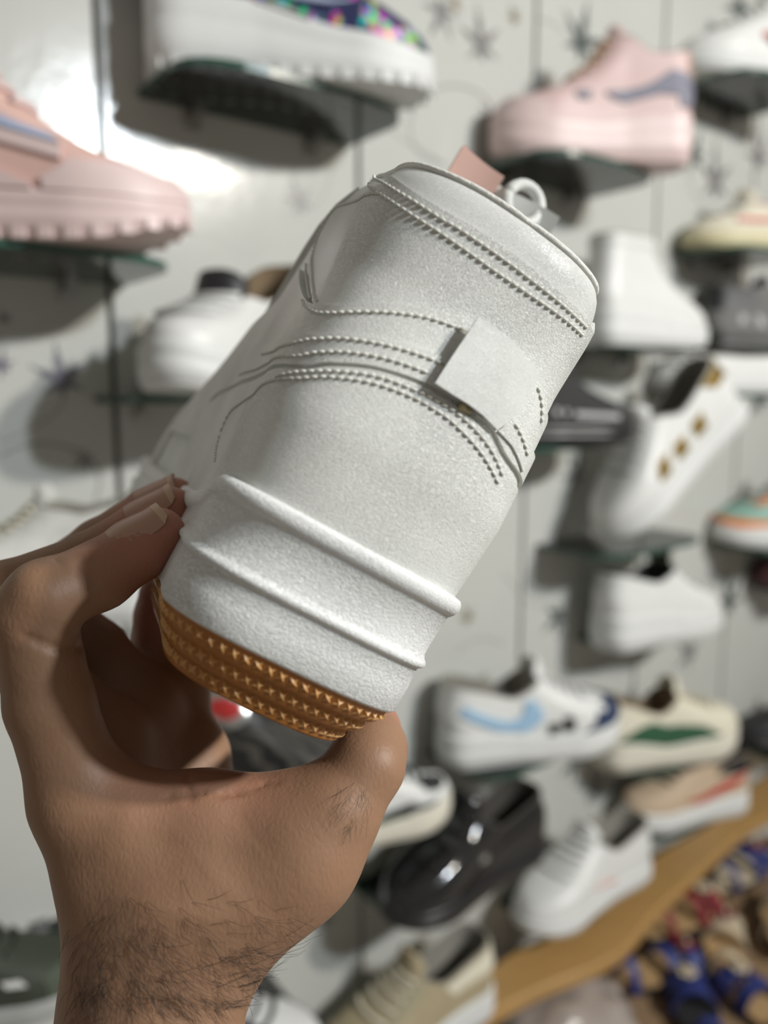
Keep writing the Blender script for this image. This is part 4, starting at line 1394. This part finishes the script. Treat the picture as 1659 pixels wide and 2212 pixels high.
# white and gold sneaker leaning toe down
p = place(1258, 1592, 1172, 196, .105, pitch=40)
build_shoe('sneaker', 'white sneaker with gold tabs and gold collar leaning toe down', p[0], mWHITE, mWSOLE, mGREYL, solep=FLAT, laces=5, lace_m=mLGREY, tongue_m=mWHITE, heel_tab=mGOLD,
    overlays=[('gold_tab', [(.36, .22), (.375, .58), (.43, .58), (.415, .22)], mGOLD, .003), ('gold_tab', [(.46, .22), (.475, .58), (.53, .58), (.515, .22)], mGOLD, .003), ('gold_tab', [(.56, .20), (.575, .54), (.63, .52), (.615, .20)], mGOLD, .003), ('gold_collar', [(.02, .70), (.26, .64), (.36, .98), (.02, .98)], mGOLD, .0025)])
on_shelf(p, 'glass shelf whose empty rounded corner shows left of the gold-tabbed sneaker', .26, du=-.03)

# orange and mint sneaker
p = place(1535, 1850, 1172, 212, .085)
build_shoe('sneaker', 'white sneaker with orange and mint overlays at the right edge', p[0], mTEAL, mWSOLE, mBLACK, solep=PLAT, laces=5, lace_m=mWHITE, tongue_m=mBLACK,
    overlays=[('orange_band', [(.5, .03), (.55, .12), (.7, .2), (.8, .22), (.985, .2), (.985, .03)], mORANGE), ('orange_eyestay', [(.78, .5), (.9, .5), (.88, .9), (.74, .95)], mORANGE)])
on_shelf(p, 'glass shelf under the orange and mint sneaker', .2)

# black slip-on
p = place(1040, 1372, 960, 14, .085)
build_shoe('slip_on_shoe', 'black slip-on shoe with white lettering strip beside the held sneaker', p[0], M('black_knit', (.02, .02, .021, 1), .75, bump=.0006, bscale=400), M('black_rubber', (.016, .016, .017, 1), .35), mDARK, solep=FLAT, laces=0, top=[(0, 74), (.3, 68), (.6, 70), (1, 80)], toe_h=1.0,
    overlays=[('lettering_strip', [(.50, .22), (.51, .34), (.70, .26), (.69, .16)], mLGREY, .003), ('lettering_mark', [(.42, .26), (.43, .40), (.45, .40), (.44, .26)], mLGREY, .003), ('lettering_mark', [(.46, .25), (.47, .38), (.485, .38), (.475, .25)], mLGREY, .003)])
on_shelf(p, 'glass shelf under the black slip-on shoe', .2)

# white high-top
p = place(1268, 1524, 752, 6, .085)
build_shoe('high_top_sneaker', 'plain white high-top sneaker with thick sole right of the held sneaker', p[0], mWHITE, mWSOLE, mBROWNL, top=[(0, 118), (.3, 118), (.6, 120), (1, 124)], solep=PLAT, laces=6, lace_m=mWHITE, tongue_h=10,
    overlays=[('collar_band', [(.02, .86), (.8, .86), (.8, .98), (.02, .98)], mWHITE)])
on_shelf(p, 'glass shelf under the white high-top sneaker', .2)

# black and grey knit, and the white sneaker below it
p = place(1512, 1800, 772, 30, .08)
build_shoe('sneaker', 'black and grey knit sneaker at right edge above a white sneaker', p[0], mGREY, M('black_foam', (.03, .03, .028, 1), .5), mBLACK, top=MID, solep=CHUNK, laces=5, lace_m=mLGREY, tongue_m=mBLACK,
    overlays=[('toe_overlay', [(.66, .03), (.7, .2), (.85, .24), (.98, .24), (.98, .03)], mBLACK), ('collar_panel', [(.03, .5), (.3, .45), (.5, .6), (.56, .97), (.03, .97)], mBLACK), ('grey_bar', [(.3, .2), (.32, .4), (.36, .4), (.34, .2)], mLGREY), ('grey_bar', [(.4, .2), (.42, .44), (.46, .44), (.44, .2)], mLGREY), ('grey_bar', [(.5, .2), (.52, .44), (.56, .44), (.54, .2)], mLGREY)])
on_shelf(p, 'glass shelf under the black and grey knit sneaker', .2)
p = place(1400, 1745, 850, 205, .070)
build_shoe('sneaker', 'low plain white sneaker right above the gold-tabbed sneaker', p[0], mWHITE, mWSOLE, mGREYL, top=[(0, 30), (.3, 28), (.6, 27), (1, 32)], solep=FLAT, laces=3, lace_m=mWHITE, tongue=False, toe_h=.72)
on_shelf(p, 'glass shelf under the low plain white sneaker at right', .2)

# pink chunky, upper right
p = place(1058, 1482, 362, 212, .085)
build_shoe('sneaker', 'dusty pink chunky sneaker with mauve grey heel patches', p[0], mPINK3, mPINK2, mGREYL, top=[(0, 84), (.2, 80), (.45, 80), (.75, 104), (1, 112)], solep=[(0, 62), (.3, 56), (.5, 46), (.75, 46), (.92, 50), (1, 56)], laces=5, lace_m=mPEACH, tongue_m=mPINK3, heel_tab=mPEACH,
    overlays=[('patch', [(.12, .12), (.10, .44), (.16, .62), (.3, .72), (.40, .46), (.54, .42), (.42, .24), (.30, .34), (.22, .30), (.20, .12)], mMAUVE, .0025), ('patch', [(.56, .30), (.6, .4), (.66, .36), (.6, .28)], mMAUVE, .0025), ('toe_guard', [(.66, .02), (.7, .18), (.85, .24), (.985, .24), (.985, .02)], mPINK2, .0025)])
on_shelf(p, 'glass shelf under the dusty pink chunky sneaker', .22)

# white with red and blue mark, top right
p = place(1448, 1830, 190, 208, .085)
build_shoe('sneaker', 'white sneaker with small red and blue mark at top right corner', p[0], mWHITE, mWSOLE, mGREYL, solep=FLAT, laces=5, lace_m=mWHITE,
    overlays=[('red_mark', [(.52, .36), (.54, .52), (.60, .50), (.57, .36)], mRED, .003), ('blue_mark', [(.48, .24), (.50, .36), (.55, .35), (.53, .24)], M('blue_print', (.08, .09, .35, 1), .5), .003)])
on_shelf(p, 'glass shelf under the white sneaker at the top right corner', .2)

# cream low shoe with red line
p = place(1472, 1800, 548, 212, .085)
build_shoe('sneaker', 'cream low shoe with red stripe near the upper right edge', p[0], mCREAM, M('yellowed_foam', (.58, .53, .34, 1), .5), mRED, solep=FLAT, laces=3, lace_m=mWHITE, top=[(0, 52), (.3, 44), (.6, 40), (1, 56)], toe_h=.85,
    overlays=[('red_stripe', [(.3, .55), (.32, .75), (.7, .5), (.68, .36)], mRED, .003)])
on_shelf(p, 'glass shelf under the cream low shoe', .2)

# maroon shoe at the right edge
p = place(1618, 1900, 1262, 205, .075)
build_shoe('slip_on_shoe', 'dark maroon shoe barely showing at the right edge', p[0], mMAROON, mMAROON, mDARK, solep=FLAT, laces=0)
on_shelf(p, 'glass shelf under the dark maroon shoe', .2)

# ------------------------------------------------------------------ sandals and a plastic bag below the ledge
mBLUE = M('royal_blue_strap', (0.02, 0.035, 0.17, 1), .5)
mFOOT = M('tan_footbed', (0.42, 0.27, 0.13, 1), .6, vary=.12)
mBEIGE = M('beige_strap', (0.52, 0.44, 0.32, 1), .55)
mBURG = M('burgundy_flower', (0.17, 0.012, 0.022, 1), .5)
mNOIR = M('black_sandal_sole', (.02, .02, .022, 1), .6)
def sandal(x, y, z, ang, label, foot, strap, orn, tilt=(0, 0), s=1.0):
    Mx = Matrix.Translation(px2z(x, y, z)) @ Matrix.Rotation(math.radians(ang), 4, 'Z') @ Matrix.Rotation(math.radians(tilt[0]), 4, 'X') @ Matrix.Rotation(math.radians(tilt[1]), 4, 'Y') @ Matrix.Scale(s, 4)
    r = root('sandal', label, 'sandal', Mx, 'sandals piled below the ledge')
    t = np.linspace(0, 2 * math.pi, 36, endpoint=False)
    ol = [((.125 * math.cos(a)), (.036 + .010 * math.cos(a)) * math.sin(a) * (1 - .12 * math.cos(2 * a))) for a in t]
    V, F = prism(ol, 0, .014); mesh_obj('sole', V, F, mNOIR, r, sharp=40)
    V, F = prism([(a * .985, b * .97) for a, b in ol], .0142, .021); mesh_obj('footbed', V, F, foot, r, sharp=40)
    for (cx, w, hh) in ((.055, .034, .042), (.005, .026, .050), (-.085, .018, .055)):
        A, B, n = [], [], 13
        for j in (-1, 0, 1):
            for k in range(n):
                a = math.pi * k / (n - 1)
                yy = math.cos(a) * (.044 if cx > -.05 else .034); zz = .012 + math.sin(a) * hh
                A.append((cx + j * w / 2, yy, zz)); B.append((cx + j * w / 2, yy * .94, .012 + math.sin(a) * (hh - .004)))
        f = [(j * n + i, j * n + i + 1, (j + 1) * n + i + 1, (j + 1) * n + i) for j in range(2) for i in range(n - 1)]
        V, F = solid_from_sheet(np.array(A), np.array(B), f)
        mesh_obj('strap', V, F, strap, r, sharp=50)
    # flower ornament: six petals and a bead
    parts = []
    for k in range(6):
        a = k * math.pi / 3
        c = Vector((.055 + .012 * math.cos(a), .012 * math.sin(a), .058))
        bm = bmesh.new(); bmesh.ops.create_icosphere(bm, subdivisions=1, radius=.009)
        parts.append(([c + Vector((v.co.x, v.co.y, v.co.z * .45)) for v in bm.verts], [tuple(v.index for v in f.verts) for f in bm.faces])); bm.free()
    V, F = join(parts); fl = mesh_obj('flower', V, F, orn, r)
    bm = bmesh.new(); bmesh.ops.create_icosphere(bm, subdivisions=2, radius=.006)
    mesh_obj('bead', [v.co + Vector((.055, 0, .062)) for v in bm.verts], [tuple(v.index for v in f.verts) for f in bm.faces], mBEIGE, fl); bm.free()
    return r
ZS = .47
for a in ((1430, 2110, ZS, 20, 'tan sandal with blue straps nearest the plastic bag', mFOOT, mBLUE, mBURG, (0, 0)),
          (1560, 2060, ZS + .01, 70, 'sandal with beige straps and burgundy flower in the middle of the pile', mFOOT, mBEIGE, mBURG, (6, 0)),
          (1640, 2190, ZS, 110, 'blue-strapped sandal at the bottom right corner', mFOOT, mBLUE, mBEIGE, (0, 0)),
          (1500, 2205, ZS, 85, 'blue-strapped sandal cut by the bottom edge', mNOIR, mBLUE, mBEIGE, (0, 4)),
          (1600, 1890, ZS + .03, 40, 'blue sandal with cream footbed right under the wooden ledge', mBEIGE, mBLUE, mBURG, (5, 0)),
          (1690, 2000, ZS + .01, 60, 'beige sandal with burgundy flower at the right edge', mFOOT, mBEIGE, mBURG, (0, 5)),
          (1480, 1990, ZS + .04, 35, 'maroon-flowered tan sandal tucked under the ledge front', mFOOT, mBURG, mBEIGE, (0, 0))):
    sandal(*a, s=.82)
# carton the sandals lie in
CARD = mat('brown_cardboard', (0.24, 0.155, 0.085, 1), rough=.8, vscale=20)
cc = px2z(1560, 2080, ZS - .003)
a0 = math.atan2(WD.y, WD.x)
V, F = join([box(-.38, .38, -.20, .12, -.012, 0), box(-.38, .38, -.206, -.2, -.466, .03), box(-.38, .38, .12, .126, -.466, .03), box(-.386, -.38, -.206, .126, -.466, .03), box(.38, .386, -.206, .126, -.466, .03)])
o = mesh_obj('carton', V, F, CARD, smooth=False)
o.matrix_world = Matrix.Translation(cc) @ Matrix.Rotation(a0, 4, 'Z')
tag(o, 'brown cardboard carton under the pile of sandals', 'carton')
# crumpled plastic bag
PLAST = glass_mat('milky_plastic', (0.62, 0.58, 0.55, 1), .3, .15)
bm = bmesh.new(); bmesh.ops.create_icosphere(bm, subdivisions=4, radius=1)
from mathutils import noise as mnoise
for v in bm.verts:
    d = mnoise.noise(v.co * 2.2) * .22 + mnoise.noise(v.co * 5.5) * .10
    v.co = Vector((v.co.x * .11, v.co.y * .075, max(v.co.z, -.25) * .045)) * (1 + d)
me = bpy.data.meshes.new('plastic_bag'); bm.to_mesh(me); bm.free(); me.materials.append(M('milky_plastic_film', (.34, .29, .26, 1), .22, vary=.15, coat=.3, bump=.004, bscale=40))
me.polygons.foreach_set('use_smooth', [True] * len(me.polygons))
o = bpy.data.objects.new('plastic_bag', me); COL.objects.link(o)
o.location = px2z(1225, 2225, ZS + .055); o.rotation_euler.z = a0
tag(o, 'crumpled milky plastic bag under the wooden ledge', 'bag')
